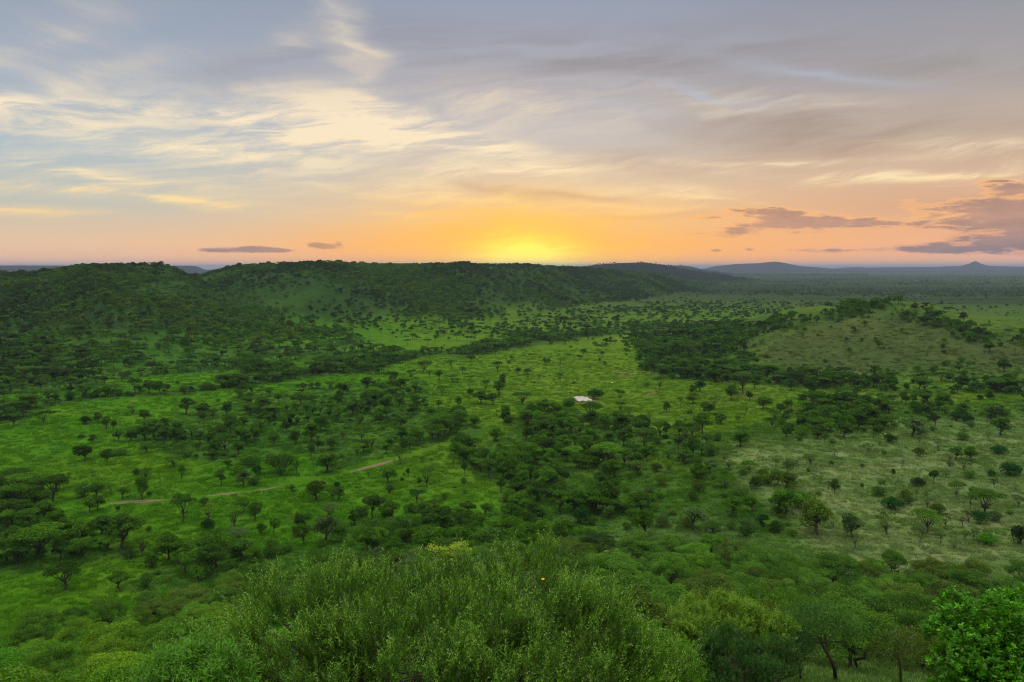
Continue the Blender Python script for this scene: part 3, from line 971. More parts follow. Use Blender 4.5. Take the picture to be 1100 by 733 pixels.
# ------------------------------------------------------------------ where every tree stands
# hand-read trees: foot x, foot y, crown width, height (photograph pixels), kind, leaf tone
HAND = [
    (92, 496, 22, 17, 'R', 'd'), (116, 498, 14, 15, 'R', 'd'), (128, 490, 18, 8, 'B', 'd'), (100, 515, 6, 9, 'S', 'm'), (74, 511, 5, 4, 'B', 'm'), (153, 537, 16, 26, 'R', 'm'),
    (147, 511, 9, 8, 'B', 'd'), (160, 533, 7, 5, 'B', 'dd'), (172, 525, 3, 12, 'S', 'm'), (60, 526, 24, 17, 'R', 'd'), (30, 520, 13, 10, 'U', 'd'), (90, 534, 22, 16, 'B', 'd'),
    (104, 534, 20, 16, 'R', 'd'), (120, 531, 14, 12, 'U', 'd'), (131, 536, 16, 13, 'R', 'm'), (96, 552, 17, 17, 'R', 'm'), (105, 549, 16, 16, 'R', 'd'), (127, 549, 6, 5, 'B', 'dd'),
    (63, 566, 24, 18, 'R', 'm'), (50, 572, 14, 15, 'B', 'm'), (131, 591, 40, 37, 'R', 'd'), (88, 576, 38, 18, 'B', 'm'), (153, 598, 24, 24, 'U', 'm'), (160, 572, 9, 7, 'B', 'd'),
    (178, 585, 12, 14, 'R', 'm'), (30, 594, 28, 24, 'R', 'd'), (116, 592, 24, 15, 'U', 'm'), (86, 596, 26, 16, 'U', 'm'), (138, 600, 16, 9, 'B', 'g'), (80, 603, 26, 18, 'R', 'm'), (70, 634, 44, 28, 'U', 'd'),
    (197, 561, 30, 29, 'U', 'd'), (219, 543, 12, 9, 'B', 'd'), (223, 559, 26, 16, 'S', 'o'), (223, 570, 18, 13, 'B', 'dd'), (238, 521, 13, 16, 'R', 'd'), (262, 524, 17, 18, 'R', 'g'),
    (274, 521, 16, 10, 'B', 'd'), (276, 511, 12, 12, 'B', 'dd'), (256, 510, 20, 10, 'B', 'l'), (245, 504, 12, 11, 'R', 'm'), (268, 500, 28, 15, 'B', 'm'), (301, 509, 36, 20, 'B', 'd'),
    (319, 509, 10, 16, 'R', 'm'), (195, 516, 11, 18, 'R', 'm'), (187, 502, 24, 12, 'U', 'd'), (198, 491, 20, 10, 'B', 'd'), (229, 491, 10, 10, 'R', 'd'), (262, 550, 22, 15, 'R', 'm'),
    (274, 560, 17, 20, 'R', 'm'), (252, 568, 24, 22, 'U', 'm'), (281, 574, 12, 12, 'R', 'd'), (294, 574, 15, 18, 'R', 'm'), (234, 580, 14, 12, 'U', 'm'), (257, 585, 26, 16, 'U', 'g'),
    (215, 586, 9, 11, 'R', 'm'), (182, 587, 10, 14, 'R', 'd'), (314, 532, 6, 11, 'R', 'd'), (339, 538, 25, 21, 'R', 'o'), (358, 537, 15, 12, 'U', 'd'), (322, 575, 14, 22, 'R', 'd'), (331, 558, 14, 9, 'B', 'm'),
    (349, 582, 28, 29, 'R', 'g'), (354, 558, 22, 16, 'U', 'g'), (198, 600, 28, 19, 'U', 'm'), (254, 598, 24, 10, 'B', 'd'), (291, 599, 22, 11, 'B', 'd'), (350, 508, 28, 22, 'R', 'm'), (334, 491, 10, 14, 'R', 'd'),
    (364, 538, 15, 15, 'R', 'd'), (362, 524, 8, 7, 'B', 'dd'), (430, 499, 16, 16, 'U', 'd'), (416, 519, 18, 17, 'R', 'm'), (396, 513, 8, 8, 'S', 'm'), (386, 519, 5, 7, 'S', 'm'), (419, 530, 12, 9, 'B', 'd'),
    (432, 517, 5, 4, 'B', 'dd'), (434, 511, 3, 3, 'B', 'dd'), (439, 513, 5, 10, 'R', 'm'), (459, 524, 20, 21, 'U', 'd'), (450, 523, 6, 9, 'R', 'd'), (454, 497, 7, 6, 'U', 'd'), (464, 498, 6, 5, 'U', 'd'),
    (447, 540, 21, 13, 'U', 'dd'), (442, 551, 20, 10, 'B', 'd'), (468, 550, 24, 12, 'U', 'd'), (477, 537, 9, 7, 'B', 'd'), (416, 546, 13, 10, 'U', 'm'), (399, 558, 26, 26, 'R', 'd'), (416, 554, 14, 6, 'B', 'd'),
    (498, 520, 8, 8, 'B', 'd'), (487, 502, 12, 14, 'U', 'm'), (499, 509, 8, 14, 'R', 'm'), (509, 546, 7, 4, 'B', 'dd'), (504, 561, 20, 10, 'B', 'd'), (471, 558, 22, 8, 'B', 'd'), (538, 529, 12, 16, 'R', 'd'),
    (15, 458, 20, 14, 'U', 'd'), (48, 455, 24, 14, 'U', 'd'), (92, 456, 14, 9, 'B', 'dd'), (106, 455, 11, 12, 'R', 'd'), (115, 465, 11, 17, 'R', 'd'), (122, 461, 7, 9, 'R', 'd'), (155, 454, 13, 13, 'R', 'd'),
    (143, 445, 16, 12, 'S', 'd'), (76, 430, 12, 9, 'B', 'dd'), (52, 430, 24, 12, 'U', 'd'), (93, 424, 28, 12, 'U', 'd'), (120, 423, 22, 9, 'U', 'd'), (126, 425, 11, 7, 'B', 'dd'), (145, 422, 17, 15, 'U', 'd'),
    (160, 424, 16, 15, 'R', 'd'), (172, 423, 13, 13, 'R', 'd'), (84, 410, 13, 9, 'R', 'd'), (137, 405, 13, 7, 'B', 'd'), (29, 430, 22, 10, 'U', 'd'), (100, 476, 9, 9, 'R', 'd'), (87, 471, 9, 4, 'B', 'd'),
    (128, 475, 14, 12, 'R', 'd'), (140, 474, 14, 12, 'R', 'd'), (155, 474, 20, 18, 'R', 'd'), (166, 471, 20, 20, 'R', 'd'), (158, 487, 16, 12, 'R', 'd'), (176, 478, 16, 18, 'R', 'd'),
    (281, 396, 15, 7, 'U', 'd'), (238, 403, 6, 5, 'U', 'd'), (191, 413, 5, 4, 'B', 'd'), (196, 421, 8, 7, 'B', 'd'), (205, 420, 7, 5, 'B', 'd'), (222, 419, 18, 8, 'B', 'd'), (243, 447, 12, 15, 'R', 'd'),
    (200, 446, 18, 18, 'R', 'd'), (219, 447, 16, 14, 'R', 'd'), (292, 443, 11, 7, 'B', 'dd'), (292, 453, 11, 9, 'R', 'd'), (300, 450, 4, 5, 'B', 'd'), (312, 456, 6, 6, 'B', 'd'), (319, 443, 10, 9, 'U', 'd'),
    (248, 465, 20, 18, 'R', 'd'), (261, 457, 12, 9, 'R', 'd'), (230, 490, 15, 18, 'R', 'd'), (345, 463, 20, 16, 'R', 'd'), (335, 476, 20, 20, 'R', 'm'), (318, 478, 14, 16, 'R', 'd'), (265, 478, 16, 16, 'R', 'd'),
    # open plain in the middle
    (442, 407, 12, 9, 'U', 'd'), (455, 401, 18, 12, 'U', 'd'), (461, 406, 8, 8, 'U', 'd'), (472, 410, 9, 12, 'R', 'd'), (485, 411, 15, 8, 'U', 'd'), (485, 396, 13, 9, 'U', 'd'), (497, 402, 8, 8, 'R', 'd'), (505, 411, 9, 7, 'U', 'd'),
    (506, 389, 12, 7, 'S', 'd'), (522, 420, 10, 11, 'U', 'd'), (534, 400, 12, 11, 'U', 'd'), (475, 425, 16, 10, 'U', 'd'), (492, 438, 10, 12, 'R', 'm'), (471, 439, 7, 9, 'R', 'm'), (505, 424, 9, 6, 'B', 'dd'),
    (517, 434, 18, 13, 'R', 'd'), (530, 436, 16, 13, 'R', 'd'), (536, 424, 14, 15, 'R', 'd'), (541, 412, 8, 10, 'R', 'd'), (407, 413, 5, 6, 'S', 'd'), (366, 414, 5, 4, 'B', 'd'),
    (549, 387, 6, 5, 'R', 'd'), (547, 391, 6, 4, 'B', 'd'), (572, 386, 9, 6, 'U', 'd'), (586, 392, 10, 7, 'R', 'd'), (602, 391, 13, 6, 'U', 'd'), (610, 386, 8, 6, 'U', 'd'), (622, 386, 7, 5, 'R', 'd'), (643, 379, 10, 9, 'U', 'd'),
    (644, 390, 4, 5, 'R', 'd'), (650, 392, 5, 4, 'B', 'd'), (634, 396, 3, 2, 'B', 'd'), (567, 403, 9, 7, 'R', 'd'), (579, 408, 6, 6, 'S', 'd'), (602, 411, 9, 10, 'U', 'd'), (617, 415, 5, 5, 'R', 'd'), (609, 415, 2, 3, 'B', 'd'),
    (574, 412, 4, 2, 'B', 'd'), (561, 435, 23, 13, 'U', 'd'), (638.5, 429, 19, 11, 'B', 'dd'), (613, 432, 16, 5, 'B', 'd'), (666, 432, 13, 13, 'U', 'd'), (666, 443, 12, 11, 'U', 'd'), (675, 448, 9, 11, 'U', 'm'), (695, 416, 9, 5, 'B', 'd'),
    (709, 419, 13, 14, 'U', 'd'), (690, 396, 7, 7, 'B', 'd'), (695, 464, 10, 13, 'R', 'd'), (684, 461, 6, 8, 'S', 'm'), (716, 444, 8, 12, 'R', 'd'), (715, 470, 10, 16, 'R', 'd'), (540, 419, 8, 14, 'R', 'd'), (678, 449, 8, 3, 'B', 'd'),
    (698, 451, 7, 8, 'S', 'd'), (687, 386, 6, 4, 'B', 'd'), (695, 376, 6, 5, 'R', 'd'),
    # right of the plain
    (743, 426, 9, 12, 'R', 'd'), (752, 421, 14, 11, 'R', 'dd'), (731, 440, 6, 13, 'S', 'd'), (767, 440, 13, 15, 'S', 'm'), (786, 431, 14, 17, 'R', 'd'), (797, 423, 22, 23, 'U', 'g'), (797, 418, 20, 18, 'U', 'm'), (805, 431, 8, 10, 'R', 'd'),
    (801, 445, 7, 9, 'S', 'm'), (769, 455, 8, 11, 'U', 'd'), (775, 456, 14, 11, 'R', 'd'), (819, 440, 18, 14, 'R', 'm'), (845, 439, 14, 10, 'R', 'd'), (850, 420, 14, 14, 'R', 'd'), (872, 425, 18, 16, 'R', 'd'), (723, 411, 7, 9, 'U', 'd'),
    (789, 418, 12, 12, 'U', 'd'), (810, 418, 10, 10, 'R', 'd'), (888, 447, 24, 13, 'B', 'd'), (880, 432, 20, 12, 'B', 'd'), (755, 466, 20, 22, 'R', 'm'), (743, 470, 20, 16, 'R', 'd'), (729, 470, 16, 18, 'R', 'd'), (792, 452, 7, 6, 'B', 'd'),
    # pale slope
    (871, 501, 16, 12, 'U', 'm'), (847, 503, 15, 9, 'B', 'g'), (856, 502, 7, 9, 'S', 'g'), (805, 508, 18, 12, 'U', 'm'), (783, 505, 14, 11, 'S', 'g'), (758, 512, 14, 12, 'U', 'm'), (779, 524, 28, 12, 'U', 'm'), (811, 526, 17, 14, 'B', 'd'),
    (845, 525, 26, 16, 'R', 'o'), (848, 536, 20, 12, 'B', 'd'), (897, 532, 10, 17, 'R', 'd'), (881, 520, 8, 8, 'S', 'g'), (868, 508, 5, 5, 'B', 'd'), (896, 492, 8, 9, 'S', 'd'), (893, 500, 6, 5, 'B', 'd'),
    (949, 489, 7, 5, 'B', 'd'), (933, 486, 14, 9, 'S', 'd'), (969, 504, 5, 9, 'S', 'r'), (959, 512, 5, 8, 'R', 'd'), (926, 503, 6, 5, 'B', 'o'), (1003, 520, 12, 14, 'R', 'd'), (1027, 495, 14, 15, 'R', 'd'), (1043, 496, 14, 16, 'R', 'm'),
    (1073, 488, 20, 10, 'B', 'dd'), (1086, 511, 27, 14, 'B', 'dd'), (1042, 514, 16, 9, 'B', 'd'), (1027, 535, 18, 16, 'U', 'd'), (1016, 513, 12, 9, 'S', 'g'), (1059, 555, 38, 28, 'U', 'd'), (1052, 563, 20, 14, 'B', 'dd'), (1068, 560, 18, 12, 'B', 'g'),
    (959, 548, 27, 14, 'B', 'dd'), (943, 533, 18, 11, 'B', 'd'), (948, 520, 9, 4, 'B', 'd'), (926, 525, 5, 6, 'B', 'o'), (984, 540, 5, 14, 'S', 'g'), (996, 545, 22, 12, 'S', 'g'), (952, 575, 30, 23, 'S', 'o'), (997, 572, 32, 22, 'U', 'm'),
    (1015, 568, 12, 16, 'S', 'o'), (915, 578, 26, 26, 'R', 'g'), (1085, 553, 9, 5, 'B', 'd'), (1094, 545, 14, 12, 'S', 'g'), (1036, 580, 12, 10, 'S', 'o'), (1049, 578, 8, 10, 'S', 'g'), (1060, 585, 24, 12, 'B', 'b'), (1025, 590, 16, 12, 'S', 'g'),
    (1010, 588, 5, 14, 'S', 'r'), (988, 588, 9, 14, 'S', 'o'), (1095, 585, 22, 20, 'B', 'r'), (1056, 535, 7, 8, 'R', 'd'), (1090, 528, 8, 8, 'S', 'd'), (1065, 512, 10, 7, 'B', 'd'), (981, 470, 30, 22, 'R', 'g'), (956, 476, 16, 10, 'B', 'dd'),
    (1008, 484, 10, 12, 'S', 'm'), (1034, 473, 16, 9, 'B', 'd'), (1075, 468, 20, 18, 'R', 'd'), (1040, 455, 14, 10, 'B', 'dd'), (1027, 452, 16, 10, 'B', 'dd'), (1070, 450, 20, 12, 'R', 'r'), (943, 468, 14, 11, 'B', 'd'), (930, 452, 16, 12, 'R', 'd'),
    (944, 440, 16, 12, 'R', 'd'), (985, 444, 18, 12, 'B', 'm'), (1005, 458, 14, 12, 'R', 'r'), (1063, 430, 10, 7, 'B', 'dd'), (1052, 430, 8, 6, 'B', 'dd'),
    (1020, 497, 12, 12, 'S', 'g'), (1035, 505, 14, 12, 'S', 'd'), (870, 560, 18, 30, 'S', 'm'), (862, 548, 24, 18, 'R', 'm'), (880, 565, 14, 16, 'S', 'g'),
    # mixed scrub in the middle of the near slope
    (625, 563, 22, 20, 'B', 'dd'), (608, 566, 24, 11, 'B', 'g'), (658, 537, 10, 9, 'B', 'dd'), (705, 507, 15, 9, 'B', 'r'), (662, 506, 8, 8, 'S', 'd'), (696, 545, 18, 14, 'R', 'm'), (684, 546, 24, 16, 'R', 'm'), (560, 545, 18, 18, 'R', 'd'),
    (570, 520, 18, 18, 'R', 'd'), (648, 517, 16, 22, 'R', 'd'), (820, 566, 20, 14, 'B', 'dd'), (735, 498, 24, 14, 'R', 'd'), (764, 490, 20, 13, 'B', 'd'), (749, 528, 20, 13, 'B', 'o'), (744, 538, 14, 10, 'B', 'd'), (795, 540, 24, 16, 'B', 'd'),
    (787, 556, 24, 22, 'R', 'm'), (808, 550, 18, 16, 'R', 'm'), (766, 572, 24, 10, 'U', 'd'), (830, 570, 22, 10, 'U', 'm'), (800, 572, 20, 14, 'R', 'g')]

def make_rec(x, y, z, w, h, kind, tone, hand=False):
    return dict(x=float(x), y=float(y), z=float(z), w=float(w), h=float(h), kind=kind, tone=tone, hand=hand)


recs = []
for (bx, by, wpx, hpx, kind, tone) in HAND:
    g = ground_at(bx, by)
    if g is None:
        continue
    dep = project(*g)[2]
    recs.append(make_rec(*g, wpx * dep / FOC * 1.06, hpx * dep / FOC * 1.08, kind, tone, True))


def fill():
    hx = np.array([r['x'] for r in recs])
    hy = np.array([r['y'] for r in recs])
    hw = np.array([r['w'] for r in recs])
    st = 4.0
    gx, gy = np.meshgrid(np.arange(-1000, 1000, st), np.arange(90, 1500, st))
    gx, gy = gx.ravel(), gy.ravel()
    ok = np.abs(gx) < gy * 0.95 + 10
    gx, gy = gx[ok], gy[ok]
    gx = gx + rng.uniform(-0.48, 0.48, len(gx)) * st
    gy = gy + rng.uniform(-0.48, 0.48, len(gy)) * st
    gz = H(gx, gy)
    px, py, dep = project(gx, gy, gz)
    d = np.hypot(gx, gy)
    clump = sstep(fbm(gx / 22, gy / 22, 123, 3), 0.36, 0.60) * 1.7 + 0.12
    taken = np.zeros(len(gx), bool)
    # keep the track, the pool and the hand-read trees clear
    tp = np.array([ground_at(*p)[:2] for p in TRACK])
    clear = line_dist(gx, gy, [tuple(p) for p in tp]) < 2.4
    clear |= np.hypot(gx - POOL[0], gy - POOL[1]) < 9
    clear |= (np.abs(gx / gy - POOL[0] / POOL[1]) < 0.016) & (gy < POOL[1]) & (gy > POOL[1] - 48)
    for k in range(len(hx)):
        clear |= np.hypot(gx - hx[k], gy - hy[k]) < max(hw[k] * 0.45, 1.2)
    for poly, dens, kinds, tones, d0, d1 in WOODS:
        p = dens * st * st / 100
        jx = (fbm(gx / 16, gy / 16, 131, 3) - 0.5) * 44
        jy = (fbm(gx / 16, gy / 16, 137, 3) - 0.5) * 12
        hit = inpoly(px + jx, py + jy, poly) & ~taken & ~clear & (d > d0) & (d < d1) & (rng.random(len(gx)) < p * clump * (0.40 if dens < 3 else 0.66))
        taken |= hit
        for i in np.nonzero(hit)[0]:
            kd = random.choice(kinds)
            tn = random.choice(list(tones))
            q = float(np.clip(rng.lognormal(0, 0.22), 0.6, 1.5))
            w, h = {'U': (7.2, 5.2), 'R': (5.2, 5.0), 'S': (3.2, 3.4), 'B': (3.8, 2.6)}[kd]
            if d0 == 130 and kd == 'S':
                q *= 0.75
            recs.append(make_rec(gx[i], gy[i], gz[i], w * q * rng.uniform(0.85, 1.15), h * q, kd, tn))
        # low scrub between the trees of a wood
        if dens > 1.01:
            low = inpoly(px + jx, py + jy, poly) & ~taken & ~clear & (d > d0) & (d < min(d1, 900)) & (rng.random(len(gx)) < (0.09 if dens < 3 else 0.10))
            taken |= low
            for i in np.nonzero(low)[0]:
                q = rng.uniform(0.4, 1.0)
                recs.append(make_rec(gx[i], gy[i], gz[i], 3.4 * q, 1.9 * q, 'B', random.choice('mmdo')))
    # trees strung along the stream bed
    sd = line_dist(px, py, STREAM, 2.6)
    hit = (sd < 9) & ~taken & ~clear & (d > 250) & (rng.random(len(gx)) < 0.30 * np.exp(-(sd / 5.5) ** 2) * clump * 1.3)
    for i in np.nonzero(hit)[0]:
        kd = random.choice('URBB')
        w, h = {'U': (7.5, 5.4), 'R': (5.2, 4.6), 'B': (4.4, 2.6)}[kd]
        recs.append(make_rec(gx[i], gy[i], gz[i], w * rng.uniform(.8, 1.2), h * rng.uniform(.75, 1.15), kd, 'd'))
    taken |= hit
    # lone trees and low scrub on the open grass
    open_ = ~taken & ~clear & (d > 170) & (d < 1400)
    hit = open_ & (rng.random(len(gx)) < 0.0065)
    for i in np.nonzero(hit)[0]:
        kd = random.choice('URSBB')
        q = rng.uniform(0.5, 1.1)
        w, h = {'U': (6, 4.6), 'R': (4, 4.2), 'S': (3.2, 3.6), 'B': (2.8, 1.7)}[kd]
        recs.append(make_rec(gx[i], gy[i], gz[i], w * q, h * q, kd, random.choice('ddm')))
    taken |= hit
    hit = open_ & ~taken & (rng.random(len(gx)) < 0.014)
    for i in np.nonzero(hit)[0]:
        q = rng.uniform(0.3, 0.8)
        recs.append(make_rec(gx[i], gy[i], gz[i], 1.9 * q, 0.8 * q, 'B', random.choice('mdgl')))
    # the wooded ridge and the plain beyond
    st = 5.4
    gx, gy = np.meshgrid(np.arange(-1500, 900, st), np.arange(330, 2900, st))
    gx, gy = gx.ravel(), gy.ravel()
    ok = np.abs(gx) < gy * 0.95 + 20
    gx, gy = gx[ok], gy[ok]
    gx = gx + rng.uniform(-0.48, 0.48, len(gx)) * st
    gy = gy + rng.uniform(-0.48, 0.48, len(gy)) * st
    gz = H(gx, gy)
    px, py, dep = project(gx, gy, gz)
    tonal = fbm(gx / 85, gy / 85, 241, 4)
    onr = sstep(gz, 1.8, 7) * (px < 770)
    wood = sstep(fbm(gx / 110, gy / 110, 211, 4), 0.30, 0.50) * 0.7 + 0.3
    bare = sstep(fbm(gx / 150 + 3, gy / 150, 223, 4), 0.52, 0.64) * 0.6 * sstep(px, -100, 200) + np.exp(-(((px - 318) / 34) ** 2 + ((py - 318) / 11) ** 2)) * 0.85 + np.exp(-(((px - 140) / 40) ** 2 + ((py - 334) / 6) ** 2)) * 0.8 + np.exp(-(((px - 175) / 45) ** 2 + ((py - 308) / 9) ** 2)) * 0.5 \
        + np.exp(-(((px - 230) / 25) ** 2 + ((py - 340) / 5) ** 2)) * 0.7 + np.exp(-(((px - 420) / 30) ** 2 + ((py - 320) / 8) ** 2)) * 0.5
    p = onr * wood * np.clip(1 - bare, 0.08, 1) * 1.1
    hit = rng.random(len(gx)) < p
    for i in np.nonzero(hit)[0]:
        kd = random.choice('RRRRRUBB')
        q = rng.uniform(0.7, 1.3) * (1.45 if kd == 'R' and rng.random() < 0.06 else 1)
        w, h = {'U': (7.4, 5.0), 'R': (5.8, 4.6), 'B': (4.6, 2.6)}[kd]
        recs.append(make_rec(gx[i], gy[i], gz[i], w * q, h * q, kd, random.choice('ddo' if tonal[i] > 0.54 else 'drr' if tonal[i] > 0.44 else 'rrr')))
    # far plain: scattered and banded
    n = 41000
    th = R(1) * rng.uniform(-8, 46, n)
    d = np.exp(rng.uniform(math.log(620), math.log(7000), n))
    gx, gy = d * np.sin(th), d * np.cos(th)
    gz = H(gx, gy)
    px, py, _ = project(gx, gy, gz)
    bandn = sstep(fbm(gx / 420, gy / 170, 311, 4), 0.40, 0.60)
    small = sstep(fbm(gx / 60, gy / 60, 317, 3), 0.36, 0.6)
    pr = (0.10 + 0.9 * bandn) * (0.25 + 0.75 * small) * (0.35 + 0.65 * sstep(d, 700, 2200))
    hit = (rng.random(n) < pr) & ((gz < 8) | (d > 2400)) & (px > 470)
    for i in np.nonzero(hit)[0]:
        kd = random.choice('URRB')
        q = rng.uniform(0.7, 1.25) * (1 + 0.35 * float(sstep(d[i], 1500, 5000)))
        w, h = {'U': (7.4, 5.0), 'R': (6.0, 4.8), 'B': (4.6, 2.4)}[kd]
        recs.append(make_rec(gx[i], gy[i], gz[i], w * q, h * q, kd, random.choice('drr')))


POOL = ground_at(627, 429.2)[:2]
fill()

# thicket on the near slope: wide canopies shoulder to shoulder
thick = []


def thicket():
    pts = []
    cand = []
    for _ in range(12000):
        th = R(rng.uniform(-48, 48))
        d = math.sqrt(rng.uniform(34 ** 2, 152 ** 2))
        cand.append((d * math.sin(th), d * math.cos(th)))
    for x, y in cand:
        z = float(H(x, y))
        px, py, dep = (float(v) for v in project(x, y, z))
        d = math.hypot(x, y)
        if not (-420 < px < 1520):
            continue
        edge = np.interp(px, [-100, 0, 60, 120, 200, 300, 360, 450, 600, 700, 780, 860, 950, 1040, 1100, 1200], [672, 664, 652, 640, 626, 612, 606, 604, 600, 596, 598, 612, 612, 612, 606, 600])
        if py < edge + 3:
            continue
        if d < 62 and 830 < px < 1025 and 690 < py < 800:
            continue                                  # grassy gap
        if d < 46 and px > 700:
            continue
        w = rng.uniform(4.6, 9.4) * (0.9 if d < 60 else 1.0)
        if any((x - a) ** 2 + (y - b) ** 2 < ((w + c) * 0.40) ** 2 for a, b, c in pts):
            continue
        pts.append((x, y, w))
        h = rng.uniform(3.4, 5.6) * (w / 6.5) ** 0.5
        if px > 650:
            tn = random.choice('mmoml')
        elif px < 330 and py > 672:
            tn = random.choice('lybyl')
        else:
            tn = random.choice('mmdmog')
        thick.append(make_rec(x, y, z, w, h, 'T', tn))


thicket()

for r in thick:                                   # beyond the frame the thicket carries on
    r['off'] = not (-70 < float(project(r['x'], r['y'], r['z'])[0]) < 1170)
for r in thick:
    if r['off']:
        recs.append(make_rec(r['x'], r['y'], r['z'], r['w'], r['h'] * 0.9, 'B', r['tone']))
thick = [r for r in thick if not r['off']]

# ------------------------------------------------------------------ who is an object of its own, who is in the mass
for r in recs + thick:
    px, py, dep = project(r['x'], r['y'], r['z'])
    r['px'], r['py'], r['dep'] = float(px), float(py), float(dep)
    r['size'] = math.sqrt(max(r['w'] * r['h'], 0.01)) * FOC / r['dep']
inframe = lambda r: -0.3 * r['w'] * FOC / r['dep'] < r['px'] < 1100 + 0.3 * r['w'] * FOC / r['dep'] and r['py'] - r['h'] * FOC / r['dep'] < 733
trees = sorted([r for r in recs if r['kind'] in 'URS' and inframe(r)], key=lambda r: -r['size'] * (1.6 if r['hand'] else 1))
bushes = sorted([r for r in recs if r['kind'] == 'B' and inframe(r)], key=lambda r: -r['size'] * (1.6 if r['hand'] else 1))
own = trees[:300] + bushes[:300]
own_ids = {id(r) for r in own}
mass = [r for r in recs if id(r) not in own_ids]

ORD = ['first', 'second', 'third', 'fourth', 'fifth', 'sixth', 'seventh', 'eighth', 'ninth', 'tenth', 'eleventh', 'twelfth', 'thirteenth', 'fourteenth', 'fifteenth', 'sixteenth']
ZONES = [
    ('at the waterhole edge', [(606, 422), (650, 422), (650, 434), (606, 434)]),
    ('along the stream bed', [(-80, 440), (60, 424), (180, 415), (250, 405), (300, 392), (360, 374), (440, 372), (560, 350), (800, 344), (812, 356), (640, 366), (450, 392), (390, 404), (300, 412), (180, 428), (60, 440), (-80, 462)]),
    ('on the grass beyond the stream', [(-80, 300), (800, 300), (800, 344), (440, 372), (250, 405), (60, 424), (-80, 440)]),
    ('on the bright left-hand meadow', [(-80, 440), (200, 425), (215, 445), (120, 465), (140, 480), (190, 492), (195, 536), (112, 541), (60, 528), (-80, 512)]),
    ('in the wood left of the track', [(-80, 510), (60, 526), (112, 541), (150, 560), (150, 606), (60, 640), (-80, 660)]),
    ('just below the dirt track', [(112, 541), (286, 526), (425, 494), (425, 545), (350, 590), (150, 640), (150, 560)]),
    ('just above the dirt track', [(190, 490), (360, 486), (425, 470), (425, 493), (286, 525), (195, 536)]),
    ('in the wood above the track', [(140, 480), (215, 440), (300, 410), (470, 404), (480, 436), (530, 450), (425, 494), (360, 488), (190, 492)]),
    ('on the open clearing mid valley', [(425, 494), (530, 450), (545, 520), (545, 552), (425, 560)]),
    ('on the open plain near the waterhole', [(430, 392), (640, 364), (700, 370), (725, 470), (690, 470), (680, 440), (545, 442), (520, 446), (470, 436)]),
    ('in the wood below the waterhole', [(530, 450), (545, 440), (690, 436), (705, 475), (700, 520), (545, 520)]),
    ('in the scrub behind the big bush', [(330, 560), (545, 520), (640, 520), (640, 640), (330, 640)]),
    ('in the mixed scrub below the pale slope', [(640, 500), (780, 490), (860, 530), (900, 600), (900, 640), (640, 640)]),
    ('at the foot of the bare hill', [(690, 400), (1180, 398), (1180, 452), (980, 458), (860, 440), (725, 420)]),
    ('on the bare hill', [(680, 360), (850, 320), (1180, 320), (1180, 400), (690, 404)]),
    ('in the belt beside the pale slope', [(700, 420), (860, 440), (980, 456), (860, 486), (780, 495), (690, 500)]),
    ('high on the pale grassy slope', [(780, 490), (980, 456), (1180, 440), (1180, 525), (800, 525)]),
    ('low on the pale grassy slope', [(800, 525), (1180, 525), (1180, 640), (880, 640)]),
]
KIND_WORD = {'U': 'umbrella acacia', 'R': 'round-crowned acacia', 'S': 'thin thorn tree', 'B': 'bush', 'T': 'thicket tree'}


def label_all(lst, kind_phrase=None, zones=ZONES, fallback='on the green slope'):
    groups = {}
    for r in lst:
        zone = next((z for z, poly in zones if inpoly([r['px']], [r['py']], poly)[0]), fallback)
        mpx = r['h']
        size = 'small' if r['w'] < (2.2 if r['kind'] == 'B' else 4.0) else 'broad' if r['w'] > (4.4 if r['kind'] == 'B' else 7.2) else ''
        look = f"{size} {TONE_WORD[r['tone']]} {KIND_WORD[r['kind']]}".strip()
        groups.setdefault((look, zone), []).append(r)
    for (look, zone), g in groups.items():
        bands = [g]
        nb = math.ceil(len(g) / 14)
        words_ = ['']
        if nb > 1:
            g2 = sorted(g, key=lambda r: -r['py'])
            k = math.ceil(len(g2) / nb)
            bands = [g2[i * k:(i + 1) * k] for i in range(nb)]
            words_ = {2: ['nearer', 'farther'], 3: ['nearest', 'middle', 'farthest']}.get(nb, ['nearest', 'near', 'middle', 'far', 'farther', 'farthest', 'remotest'])
        for bi, b in enumerate(bands):
            b.sort(key=lambda r: r['px'])
            wd = words_[min(bi, len(words_) - 1)]
            for i, r in enumerate(b):
                if len(b) == 1 and not wd:
                    r['label'] = f"{look} {zone}"
                elif len(b) == 1:
                    r['label'] = f"{wd} {look} {zone}"
                else:
                    lk = f"{wd} {look}".strip()
                    r['label'] = f"{lk} {zone}, {ORD[i]} from left"


label_all(own)


def stand(r, proto, name, category, group, i):
    trunk, crown, W, Ht = proto
    root = bpy.data.objects.new(name, None)
    COL.objects.link(root)
    root.empty_display_size = 0.5
    root.location = (r['x'], r['y'], r['z'])
    root.rotation_euler = (0, 0, random.uniform(0, 6.28))
    q = r['w'] / W
    root.scale = (q, q, r['h'] / Ht)
    root['label'] = r['label']
    root['category'] = category
    root['group'] = group
    for nm, me in (('stems' if r['kind'] == 'B' else 'trunk', trunk), ('foliage' if r['kind'] == 'B' else 'crown', crown)):
        o = bpy.data.objects.new(nm, me)
        COL.objects.link(o)
        o.parent = root
        if nm != 'stems' and nm != 'trunk':
            c = np.array(TONES[r['tone']]) * rng.uniform(0.75, 1.3)
            o.color = (*c, 1)
    return root


for i, r in enumerate(own):
    proto = MID[r['kind']][int(rng.integers(7))]
    if r['kind'] == 'B':
        stand(r, proto, 'thicket_bush', 'bush', 'bushes of the valley and slopes', i)
    else:
        stand(r, proto, 'acacia_tree', 'tree', 'acacia trees of the valley', i)


